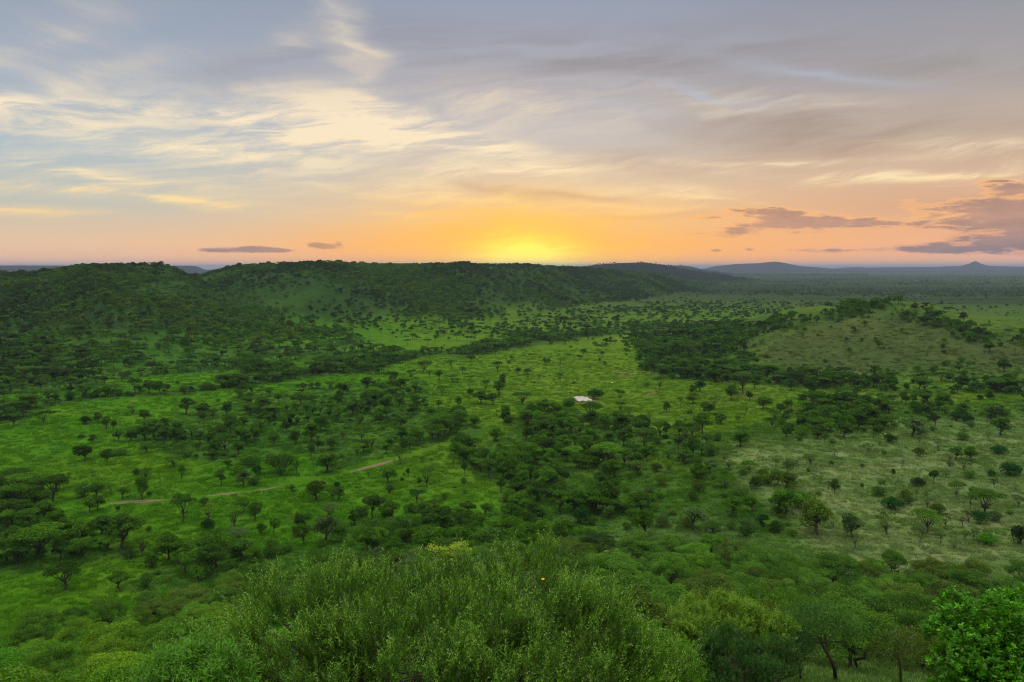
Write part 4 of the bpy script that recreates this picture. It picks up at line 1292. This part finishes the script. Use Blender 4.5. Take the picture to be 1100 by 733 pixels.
# ---- the rest as one mass, each a low model put on its own point
def mass_object(name, label, lst):
    col = bpy.data.collections.new(name + '_models')
    models, key = [], {}
    for lod, table in (('mid', MID), ('far', FAR)):
        for kd in 'URSB':
            for vi, (trunk, crown, W, Ht) in enumerate(table[kd]):
                if not any(r['kind'] == kd for r in lst):
                    continue
                nv, nc = len(trunk.vertices), len(crown.vertices)
                a = np.zeros(nv * 3, np.float32)
                trunk.vertices.foreach_get('co', a)
                b = np.zeros(nc * 3, np.float32)
                crown.vertices.foreach_get('co', b)
                ft = np.array([list(p.vertices) for p in trunk.polygons])
                fc = np.arange(nc).reshape(-1, 4)
                tone = np.full(nv + nc, 0.5, np.float32)
                tt = np.zeros(nc, np.float32)
                crown.attributes['tone'].data.foreach_get('value', tt)
                tone[nv:] = tt
                me = make_mesh('tree', np.vstack([a.reshape(-1, 3), b.reshape(-1, 3)]), np.vstack([ft, fc + nv]), [M_BARK, M_MASS], False,
                               {'tone': tone}, np.r_[np.zeros(len(ft)), np.ones(len(fc))])
                o = bpy.data.objects.new(f'{name}_model_{len(models):04d}', me)
                col.objects.link(o)
                key[(lod, kd, vi)] = len(models)
                models.append((W, Ht))
    n = len(lst)
    P = np.array([(r['x'], r['y'], r['z']) for r in lst], np.float32)
    idx = np.zeros(n, np.int32)
    rot = np.zeros((n, 3), np.float32)
    scl = np.zeros((n, 3), np.float32)
    tint = np.ones((n, 4), np.float32)
    for i, r in enumerate(lst):
        lod = 'mid' if r['dep'] < 480 else 'far'
        k = key[(lod, r['kind'], int(rng.integers(len((MID if lod == 'mid' else FAR)[r['kind']]))))]
        idx[i] = k
        rot[i, 2] = rng.uniform(0, 6.28)
        scl[i] = (r['w'] / models[k][0], r['w'] / models[k][0], r['h'] / models[k][1])
        tint[i, :3] = np.array(TONES[r['tone']]) * rng.uniform(0.75, 1.3)
    scatter(name, label, P, idx, rot, scl, tint, col)


def scatter(name, label, P, idx, rot, scl, tint, col):
    me = bpy.data.meshes.new(name)
    me.vertices.add(len(P))
    me.vertices.foreach_set('co', P.astype(np.float32).ravel())
    me.attributes.new('pick', 'INT', 'POINT').data.foreach_set('value', idx.astype(np.int32))
    me.attributes.new('turn', 'FLOAT_VECTOR', 'POINT').data.foreach_set('vector', rot.astype(np.float32).ravel())
    me.attributes.new('tint', 'FLOAT_COLOR', 'POINT').data.foreach_set('color', tint.astype(np.float32).ravel())
    me.attributes.new('size', 'FLOAT_VECTOR', 'POINT').data.foreach_set('vector', scl.astype(np.float32).ravel())
    me.update()
    o = bpy.data.objects.new(name, me)
    COL.objects.link(o)
    o['kind'] = 'stuff'
    o['label'] = label
    ng = bpy.data.node_groups.new(name, 'GeometryNodeTree')
    ng.interface.new_socket('Geometry', in_out='INPUT', socket_type='NodeSocketGeometry')
    ng.interface.new_socket('Geometry', in_out='OUTPUT', socket_type='NodeSocketGeometry')
    nd = ng.nodes
    gi, go = nd.new('NodeGroupInput'), nd.new('NodeGroupOutput')
    m2p = nd.new('GeometryNodeMeshToPoints')
    ci = nd.new('GeometryNodeCollectionInfo')
    ci.inputs['Collection'].default_value = col
    ci.inputs['Separate Children'].default_value = True
    ci.inputs['Reset Children'].default_value = True
    iop = nd.new('GeometryNodeInstanceOnPoints')
    iop.inputs['Pick Instance'].default_value = True
    L = ng.links.new
    L(gi.outputs[0], m2p.inputs['Mesh'])
    L(m2p.outputs[0], iop.inputs['Points'])
    L(ci.outputs[0], iop.inputs['Instance'])
    for an, dt, sock in (('pick', 'INT', 'Instance Index'), ('turn', 'FLOAT_VECTOR', 'Rotation'), ('size', 'FLOAT_VECTOR', 'Scale')):
        a = nd.new('GeometryNodeInputNamedAttribute')
        a.data_type = dt
        a.inputs['Name'].default_value = an
        L(a.outputs[0], iop.inputs[sock])
    L(iop.outputs[0], go.inputs[0])
    md = o.modifiers.new('scatter', 'NODES')
    md.node_group = ng
    return o


mass_object('woodland', 'distant acacia woodland of the ridge and far plain', [r for r in mass if r['kind'] != 'B'])
mass_object('undergrowth', 'low distant scrub dotted over the plain and ridge', [r for r in mass if r['kind'] == 'B'])

# ------------------------------------------------------------------ near slope thicket
TZONES = [('behind the broadleaf bush', [(1000, 600), (1180, 600), (1180, 800), (1000, 800)]), ('at the upper edge beside the pale slope', [(640, 560), (1000, 560), (1000, 640), (640, 640)]),
          ('on the slope beyond the yellow-flowered shrub', [(640, 640), (1000, 640), (1000, 900), (640, 900)]), ('on the slope below the meadow', [(-100, 560), (200, 560), (200, 690), (-100, 690)]),
          ('in the bottom left-hand corner', [(-100, 690), (330, 690), (330, 1200), (-100, 1200)]), ('beside the big sprigged bush', [(200, 560), (330, 560), (330, 690), (200, 690)]),
          ('behind the big sprigged bush', [(330, 540), (640, 540), (640, 1200), (330, 1200)])]
thick = [r for r in thick if inframe(r)]
label_all(thick, zones=TZONES, fallback='on the near slope')
for i, r in enumerate(thick):
    stand(r, NEAR[int(rng.integers(5))], 'thicket_tree', 'tree', 'thicket trees on the near slope', i)


def grass_tufts():
    col = bpy.data.collections.new('tuft_models')
    for i in range(4):
        rg = np.random.default_rng(900 + i)
        n = 46
        a = rg.uniform(0, 6.28, n)
        rr = np.sqrt(rg.random(n)) * 0.5
        C = np.c_[np.cos(a) * rr, np.sin(a) * rr, np.full(n, 0.0)]
        up = unit(np.c_[np.cos(a) * 0.5, np.sin(a) * 0.5, np.ones(n)] + rg.normal(size=(n, 3)) * 0.3)
        L = rg.uniform(0.35, 0.8, n)
        nn = unit(np.cross(up, rg.normal(size=(n, 3))))
        V, F = leaves(C + up * L[:, None] * 0.5, nn, L, 0.10, rg, axis=up)
        o = bpy.data.objects.new(f'tuft_model_{i:04d}', make_mesh('tuft', V, F, [M_TUFT], False, {'tone': np.repeat(rg.random(n), 4)}))
        col.objects.link(o)
    n = 186000
    th = R(1) * rng.uniform(-46, 46, n)
    d = np.exp(rng.uniform(math.log(28), math.log(620), n))
    x, y = d * np.sin(th), d * np.cos(th)
    z = H(x, y)
    keep = rng.random(n) < sstep(fbm(x / 9, y / 5, 401, 4), 0.30, 0.70) * 0.5 + 0.25
    tp = np.array([ground_at(*p)[:2] for p in TRACK])
    keep &= (line_dist(x, y, [tuple(p) for p in tp]) > 2.2) & (np.hypot(x - POOL[0], y - POOL[1]) > 10)
    x, y, z, d = x[keep], y[keep], z[keep], d[keep]
    c = cover_colour(x, y, z) * rng.uniform(1.15, 1.95, len(x))[:, None]
    s = rng.uniform(0.5, 1.3, len(x)) * (0.55 + 0.75 * sstep(d, 60, 350))
    scatter('grass', 'tufted green and straw grass over the slopes and plain', np.c_[x, y, z - 0.03], rng.integers(0, 4, len(x)), np.c_[x * 0, x * 0, rng.uniform(0, 6.28, len(x))],
            np.c_[s * 1.5, s * 1.5, s * 0.9], np.c_[c, np.ones(len(c))], col)


M_TUFT = mat_foliage('grass_blades', 0.5, 0.0, 0.35, 1.0, True)
grass_tufts()
print('counts', len(own), len(mass), len(thick))

# ------------------------------------------------------------------ foreground shrubs


def sprig_shrub(seed, lobes, nshoot, per, leaf, slen, pale=0.25, up=0.9, nbranch=26, base=(0, 0, 0), spread=0.6, wide=0.34, loose=0.38, along=1.0):
    """A shrub of leafy shoots through lobes; -> branches mesh, leaves mesh."""
    rg = np.random.default_rng(seed)
    lobes = np.array(lobes, float)
    vol = lobes[:, 3] * lobes[:, 4] * lobes[:, 5]
    w = rg.choice(len(lobes), nshoot, p=vol / vol.sum())
    dirs = unit(rg.normal(size=(nshoot, 3)))
    dirs[:, 2] = np.abs(dirs[:, 2]) * np.where(rg.random(nshoot) < 0.8, 1, -0.6)
    r = np.where(rg.random(nshoot) < 0.72, rg.uniform(0.84, 1.06, nshoot), rg.uniform(0.35, 0.85, nshoot))
    C = lobes[w, :3] + dirs * r[:, None] * lobes[w, 3:]
    C = C[C[:, 2] > 0.1]
    n = len(C)
    dirs = dirs[:n]
    ax = unit(unit(C - np.array([0, 0, -1.0]) - np.array(base)) * spread + np.array([0, 0, up]) + rg.normal(size=(n, 3)) * loose)
    L = slen * rg.uniform(0.5, 1.35, n)
    # stems of the shoots: thin triangles crossed
    sd = unit(np.cross(ax, rg.normal(size=(n, 3))))
    wst = 0.007
    SV = np.stack([C - sd * wst, C + sd * wst, C + ax * L[:, None]], 1).reshape(-1, 3)
    SF = np.c_[np.arange(n * 3).reshape(n, 3), np.full(n, -1)]
    # leaves in spirals up the shoot
    k = np.tile(np.arange(per), n)
    q = (k + rg.random(n * per)) / per
    ci = np.repeat(np.arange(n), per)
    ang = k * 2.39996 + np.repeat(rg.random(n) * 6.28, per)
    s1 = unit(np.cross(ax, np.array([0.3, 0.2, 0.9])))[ci]
    s2 = np.cross(ax[ci], s1)
    rad = s1 * np.cos(ang)[:, None] + s2 * np.sin(ang)[:, None]
    la = unit(rad + ax[ci] * rg.uniform(0.25, 0.9, (n * per, 1)) * along + rg.normal(size=(n * per, 3)) * 0.15)
    ll = leaf * rg.uniform(0.6, 1.25, n * per) * (1.1 - 0.55 * q)
    LC = C[ci] + ax[ci] * (q * L[ci])[:, None] + la * ll[:, None] * 0.5
    nn = unit(ax[ci] * 0.8 - rad * 0.3 + rg.normal(size=(n * per, 3)) * 0.4)
    nn = unit(nn - (nn * la).sum(1)[:, None] * la)
    LV, LF = leaves(LC, nn, ll, ll * wide, rg, axis=la, fold=0.12)
    young = (rg.random(n) < pale)[ci]
    tone = np.clip(rg.normal(0.40, 0.16, n * per) + young * (0.1 + 1.5 * q * q * rg.uniform(0.3, 1.0, n)[ci]), 0, 2)
    bp = []
    tips = rg.choice(n, nbranch, replace=False)
    for t in tips:
        b0 = np.array(base) + np.r_[rg.normal(size=2) * 0.35, -0.3]
        mid = b0 + (C[t] - b0) * 0.5 + np.r_[rg.normal(size=2) * 0.3, 0.1]
        qq = np.linspace(0, 1, 9)[:, None]
        P = b0 * (1 - qq) ** 2 + mid * 2 * qq * (1 - qq) + C[t] * qq ** 2
        P[1:-1] += rg.normal(size=(7, 3)) * 0.05
        bp.append(tube(P, np.linspace(0.05, 0.008, 9), 6))
        for _ in range(3):
            j = rg.integers(3, 8)
            e = C[np.argmin(np.linalg.norm(C - (P[j] + rg.normal(size=3) * 0.9), axis=1))]
            Q, rr = limb(P[j], e, 0.018, 0.005, rg, 5, 0.06)
            bp.append(tube(Q, rr, 5))
    BV, BF = join(bp)
    return (BV, BF), (SV, SF), (LV, LF, np.repeat(tone, 4))


def place_shrub(name, label, loc, color, built, category='bush', bark=None, leafmat=None, rot=0.0, group=None):
    (BV, BF), (SV, SF), (LV, LF, tone) = built
    root = bpy.data.objects.new(name, None)
    COL.objects.link(root)
    root.location = loc
    root.rotation_euler = (0, 0, rot)
    root['label'] = label
    root['category'] = category
    if group:
        root['group'] = group
    V, F = join([(BV, BF), (SV, SF)])
    b = bpy.data.objects.new('branches', make_mesh('branches', V, F, [bark or M_BARK], True))
    COL.objects.link(b)
    b.parent = root
    c = bpy.data.objects.new('foliage', make_mesh('foliage', LV, LF, [leafmat or M_NEAR], False, {'tone': tone}))
    COL.objects.link(c)
    c.parent = root
    c.color = (*color, 1)
    return root


def at_depth(px, dep_, py=733):
    """Ground point below picture column px at distance dep_."""
    x = (px - 550) / FOC * dep_
    return np.array([x, dep_, float(H(x, dep_))])


M_SPRIG = mat_foliage('sprig_leaf', 0.34, 0.0, 0.62, 0.5, tip=(0.25, 0.34, 0.13, 1))
M_BROAD = mat_foliage('broad_leaf', 0.36, 0.015, 0.5, 1.2)

# big sprigged bush in the middle of the near edge
b0 = at_depth(455, 18.5)
def lob(px, py_top, rx, ry, rz, dep_=18.5):
    """Lobe whose top shows at picture (px, py_top)."""
    x, y, z = px_dir(px, py_top)
    k = dep_ / y
    return (x * k - b0[0], dep_ - b0[1], EYE + z * k - rz - b0[2] - 0.30, rx, ry, rz)
big = [lob(470, 595, 2.2, 2.1, 2.5), lob(560, 600, 1.8, 1.9, 2.3), lob(385, 604, 1.6, 1.8, 2.1), lob(310, 632, 1.5, 1.7, 1.8, 18.0), lob(630, 645, 1.5, 1.8, 1.8, 18.0), lob(690, 688, 1.0, 1.4, 1.3, 17.5),
       lob(250, 676, 1.1, 1.4, 1.3, 17.5), lob(212, 704, 0.9, 1.2, 1.1, 17.2), lob(430, 650, 2.1, 1.5, 1.9, 16.6), lob(560, 660, 2.0, 1.5, 1.8, 16.6)]
clumps = []
rb = np.random.default_rng(21)
for lb in big:                                   # break each dome into many ragged clumps of shoots
    for _ in range(int(9 * lb[3] * lb[4])):
        dv = unit(rb.normal(size=3))
        dv[2] = abs(dv[2])
        q = rb.uniform(0.72, 1.04)
        r0 = rb.uniform(0.22, 0.50)
        clumps.append((lb[0] + dv[0] * lb[3] * q, lb[1] + dv[1] * lb[4] * q, lb[2] + dv[2] * lb[5] * q, r0, r0, r0 * rb.uniform(0.8, 1.5)))
place_shrub('sprigged_bush', 'huge green bush of upright pale-tipped sprigs filling the near edge', b0, (0.110, 0.225, 0.028),
            sprig_shrub(11, clumps, 7600, 20, 0.112, 0.62, 0.66, 0.95, 70, wide=0.27, loose=0.45, along=1.9), leafmat=M_SPRIG)


def pt(px, py, dep_, base=None):
    """World point at picture (px, py), dep_ metres out; relative to base if given."""
    x, y, z = px_dir(px, py)
    k = dep_ / y
    p = np.array([x * k, dep_, EYE + z * k])
    return p - base if base is not None else p


def lobes_at(base, rows, cap=0.25):
    """rows of (px, top py, depth, rx, ry, rz)."""
    out = []
    for px, py, dp, rx, ry, rz in rows:
        p = pt(px, py, dp, base)
        out.append((p[0], p[1], p[2] - rz - cap, rx, ry, rz))
    return out


def ragged(base, rows, seed):
    """Lobes broken up into many uneven clumps of shoots."""
    rb_ = np.random.default_rng(seed)
    out = []
    for lb in lobes_at(base, rows):
        for _ in range(int(14 * lb[3] * lb[4])):
            dv = unit(rb_.normal(size=3))
            dv[2] = abs(dv[2])
            q, r0 = rb_.uniform(0.5, 1.06), rb_.uniform(0.2, 0.46)
            out.append((lb[0] + dv[0] * lb[3] * q, lb[1] + dv[1] * lb[4] * q, lb[2] + dv[2] * lb[5] * q, r0, r0, r0 * rb_.uniform(0.7, 1.2)))
    return out


def extra(name, parent, V, F, mat, color=None, attrs=None, smooth=True):
    o = bpy.data.objects.new(name, make_mesh(name, V, F, [mat], smooth, attrs))
    COL.objects.link(o)
    o.parent = parent
    if color:
        o.color = (*color, 1)
    return o


big_root = bpy.data.objects['sprigged_bush']
fp = pt(583, 622, 16.6, b0)
fr = np.random.default_rng(3)
pv, pf = leaves(np.tile(fp, (6, 1)) + np.c_[np.cos(np.arange(6)), np.sin(np.arange(6)), np.zeros(6)] * 0.022, unit(np.array([[0, -0.8, 0.6]] * 6) + fr.normal(size=(6, 3)) * 0.4), 0.05, 0.035, fr)
extra('flower', big_root, pv, pf, M_YELLOW, smooth=False)

# narrow-leaved bright shrub at its left foot
c0 = at_depth(205, 15.5)
place_shrub('narrow_leaved_shrub', 'glossy bright green narrow-leaved shrub at the left foot of the big bush', c0, (0.054, 0.160, 0.007),
            sprig_shrub(12, lobes_at(c0, [(212, 684, 15.5, 0.8, 0.8, 1.5), (175, 700, 15.3, 0.7, 0.8, 1.2), (242, 694, 15.2, 0.6, 0.7, 1.3), (200, 716, 14.8, 1.1, 0.7, 1.2)]), 1500, 15, 0.17, 0.50, 0.35, 0.7, 18, wide=0.20), leafmat=M_BROAD)

# broadleaf bush, lower right
d0 = at_depth(1085, 21)
place_shrub('broadleaf_bush', 'vivid green broadleaf bush in the lower right-hand corner above a grey stone', d0, (0.066, 0.220, 0.006),
            sprig_shrub(13, lobes_at(d0, [(1032, 632, 21.2, 0.45, 0.6, 0.6), (1080, 636, 21.2, 0.8, 0.9, 0.9), (1024, 662, 20.8, 0.6, 0.8, 0.5), (1060, 672, 20.6, 0.9, 0.8, 0.8), (1105, 630, 21.6, 0.7, 0.9, 0.9),
                                          (1030, 690, 20.3, 0.65, 0.8, 0.6), (1075, 700, 20.3, 1.1, 0.9, 1.0), (1120, 680, 21, 0.9, 0.9, 1.2), (1020, 716, 20.1, 0.55, 0.6, 0.6)]), 1700, 12, 0.165, 0.26, 0.3, 0.35, 26, wide=0.60), leafmat=M_BROAD)

# yellow-flowered shrub with the dark grey-green one in front of it
e0 = at_depth(752, 33)
place_shrub('flowering_shrub', 'shrub with yellow-green flowering tips behind a dark rounded bush', e0, (0.088, 0.172, 0.009),
            sprig_shrub(14, ragged(e0, [(746, 642, 33, 1.0, 1.2, 1.5), (785, 640, 34, 1.5, 1.2, 1.3), (828, 652, 34, 1.2, 1.2, 1.4), (738, 668, 32, 0.9, 1.0, 1.6), (735, 700, 31, 1.1, 1.0, 1.6)], 31), 2600, 13, 0.14, 0.36, 0.55, 0.7, 20, wide=0.42), leafmat=M_BROAD)
f0 = at_depth(797, 29)
place_shrub('rounded_bush', 'dark grey-green rounded bush with fine leaves between flowering shrub and leaning tree', f0, (0.032, 0.084, 0.020),
            sprig_shrub(15, ragged(f0, [(785, 662, 29, 1.3, 1.3, 1.9), (822, 672, 29.3, 1.1, 1.1, 1.8), (765, 684, 28.6, 0.9, 1.0, 1.6), (805, 700, 28, 1.4, 1.0, 1.6)], 32), 3000, 14, 0.085, 0.26, 0.12, 0.5, 22, wide=0.45), leafmat=M_SPRIG)
g0 = at_depth(690, 22)
place_shrub('fresh_green_shrub', 'fresh light green shrub at the right-hand shoulder of the big bush', g0, (0.052, 0.150, 0.008),
            sprig_shrub(16, lobes_at(g0, [(700, 668, 22, 0.9, 1.0, 1.4), (728, 690, 22, 0.8, 1.0, 1.3), (670, 690, 21.6, 0.9, 0.9, 1.3), (715, 712, 21.2, 1.2, 0.9, 1.2)]), 2200, 15, 0.10, 0.34, 0.35, 0.8, 16, wide=0.4), leafmat=M_SPRIG)


def gap_tree(name, label, trunk_px, limbs_px, rows, dep_, color, seed, n, leaf, bark=M_BARK, rad=0.13):
    base = ground_at(*trunk_px[0]) if trunk_px[0][1] < 733 else at_depth(trunk_px[0][0], dep_)
    root = bpy.data.objects.new(name, None)
    COL.objects.link(root)
    root.location = base
    root['label'] = label
    root['category'] = 'tree'
    rg = np.random.default_rng(seed)
    path = [np.array([0, 0, -0.3])] + [pt(px, py, dep_, base) for px, py in trunk_px[1:]]
    parts = [tube(path, np.linspace(rad, rad * 0.55, len(path)), 8)]
    for lp in limbs_px:
        P = [pt(px, py, dep_ + dz, base) for px, py, dz in lp]
        parts.append(tube(P, np.linspace(rad * 0.5, 0.02, len(P)), 6))
    lobes = lobes_at(base, rows, 0.1)
    for lb in lobes:
        Q, rr = limb(path[-1], lb[:3], 0.04, 0.012, rg, 5, 0.06)
        parts.append(tube(Q, rr, 5))
    V, F = join(parts)
    extra('trunk', root, V, F, bark)
    LV, LF, tone = lobe_leaves(lobes, n, leaf, rg, shell=0.35, aspect=0.6)
    extra('crown', root, LV, LF, M_NEAR, color, {'tone': tone}, False)


gap_tree('leaning_tree', 'dark leaning forked tree with feathery crown standing in the grassy gap', [(899, 731), (896, 716), (890, 704), (883, 692)],
         [[(890, 704, 0), (888, 690, 0.3), (884, 676, 0.5)], [(883, 692, 0), (877, 682, 0), (868, 672, -0.2)]],
         [(862, 648, 44.5, 1.3, 1.3, 0.7), (884, 644, 45, 1.4, 1.3, 0.8), (906, 656, 45, 1.2, 1.2, 0.7), (848, 660, 44.5, 1.0, 1.1, 0.6), (918, 672, 44.8, 0.7, 0.9, 0.5), (894, 662, 44, 1.2, 1.0, 0.6), (866, 668, 44, 1.0, 0.9, 0.5)],
         44.5, (0.055, 0.130, 0.020), 71, 9000, 0.10)
gap_tree('slender_tree', 'slender sapling with twin dark stems beside the leaning tree', [(861, 731), (859, 716), (855, 702)],
         [[(859, 716, 0), (863, 704, 0.1), (864, 692, 0.2)], [(855, 702, 0), (856, 690, 0), (853, 680, 0.2)]],
         [(856, 672, 43.5, 1.0, 1.0, 0.9), (846, 684, 43.5, 0.7, 0.8, 0.6), (866, 684, 43.5, 0.7, 0.8, 0.6)], 43.5, (0.034, 0.090, 0.020), 72, 3600, 0.10, rad=0.07)
gap_tree('olive_thorn_tree', 'olive yellow thorn tree with thin open crown on straw grass', [(968, 729), (967, 716), (965, 706)],
         [[(965, 706, 0), (955, 694, 0.2), (944, 684, 0.2)], [(965, 706, 0), (972, 690, 0), (985, 680, 0.2)], [(965, 706, 0), (964, 690, -0.2), (962, 676, 0)]],
         [(948, 680, 44, 0.8, 0.8, 0.8), (964, 672, 44, 0.9, 0.8, 1.0), (985, 670, 44.5, 1.1, 0.9, 1.0), (1003, 672, 44.5, 0.9, 0.8, 0.9), (975, 694, 43.6, 0.9, 0.7, 0.7), (938, 690, 44, 0.5, 0.5, 0.4)],
         44, (0.072, 0.118, 0.014), 73, 4600, 0.10, M_PALEBARK, 0.09)

# grey stone under the broadleaf bush
sg = ground_at(1033, 730)
rs = np.random.default_rng(5)
sv, sf = tube([(0, 0, -0.15), (0, 0, 0.02), (0.02, 0, 0.16), (0.03, 0.01, 0.27), (0.03, 0.01, 0.31)], [0.36, 0.42, 0.37, 0.20, 0.02], 12)
sv = sv * (1 + rs.normal(size=(len(sv), 1)) * 0.06) * np.array([1.15, 0.8, 1.15])
so = bpy.data.objects.new('boulder', make_mesh('boulder', sv, sf, [M_ROCK], True))
COL.objects.link(so)
so.location = sg
so['label'] = 'smooth blue-grey boulder lying under the broadleaf bush'
so['category'] = 'rock'

# bleached branch lying in the gap
bg0 = ground_at(985, 727)
P, rr = limb((-0.7, 0.3, 0.02), (0.6, -0.4, 0.3), 0.02, 0.008, rs, 6, 0.04)
P2, rr2 = limb(P[3], (0.3, 0.5, 0.7), 0.02, 0.008, rs, 4, 0.05)
bv, bf = join([tube(P, rr, 6), tube(P2, rr2, 5)])
bo = bpy.data.objects.new('dead_branch', make_mesh('dead_branch', bv, bf, [mat_plain('bleached_wood', (0.16, 0.15, 0.12, 1), (0.26, 0.24, 0.20, 1), 6.0)], True))
COL.objects.link(bo)
bo.location = bg0
bo['label'] = 'bleached fallen branch lying beside the olive thorn tree'
bo['category'] = 'branch'

# lime flower heads just behind the big bush
lb0 = at_depth(482, 23.5)
root = bpy.data.objects.new('lime_flowered_plant', None)
COL.objects.link(root)
root.location = lb0
root['label'] = 'lime yellow flower heads peeping over the crest of the big bush'
root['category'] = 'plant'
heads = [(466, 588), (474, 590), (488, 587), (496, 585), (480, 594), (500, 590)]
parts, hv = [], []
for k, (hx_, hy_) in enumerate(heads):
    tip = pt(hx_, hy_, 23.5 + (k % 3) * 0.2, lb0)
    P, rr = limb((tip[0] * 0.2, 0, -0.2), tip, 0.02, 0.01, rs, 6, 0.02)
    parts.append(tube(P, rr, 5))
V, F = join(parts)
extra('stems', root, V, F, M_PALEBARK)
for k, (hx_, hy_) in enumerate(heads):
    tip = pt(hx_, hy_, 23.5 + (k % 3) * 0.2, lb0)
    C = tip + rs.normal(size=(140, 3)) * np.array([0.11, 0.11, 0.035])
    V, F = leaves(C, unit(rs.normal(size=(140, 3)) * 0.5 + np.array([0, -0.3, 1])), 0.05, 0.04, rs)
    extra('flower_head', root, V, F, M_LIME, smooth=False)

# small pale stones far out on the plain
for (px, py, w, lab) in ((496.5, 444.4, 1.25, 'white stone gleaming on grass near the dirt track'), (657.5, 411.5, 0.95, 'small cream stone alone on the plain behind the waterhole'), (644, 427.6, 0.8, 'pale stone on the bank of the waterhole')):
    g = ground_at(px, py)
    sv, sf = tube([(0, 0, -0.15), (0, 0, 0.1), (0.03, 0, 0.3), (0.05, 0.02, 0.48), (0.05, 0.02, 0.52)], [0.42, 0.5, 0.44, 0.22, 0.02], 9)
    sv = sv * (1 + rs.normal(size=(len(sv), 1)) * 0.08) * w
    o = bpy.data.objects.new('pale_rock', make_mesh('pale_rock', sv, sf, [M_WHITE], True))
    COL.objects.link(o)
    o.location = g
    o['label'] = lab
    o['category'] = 'rock'
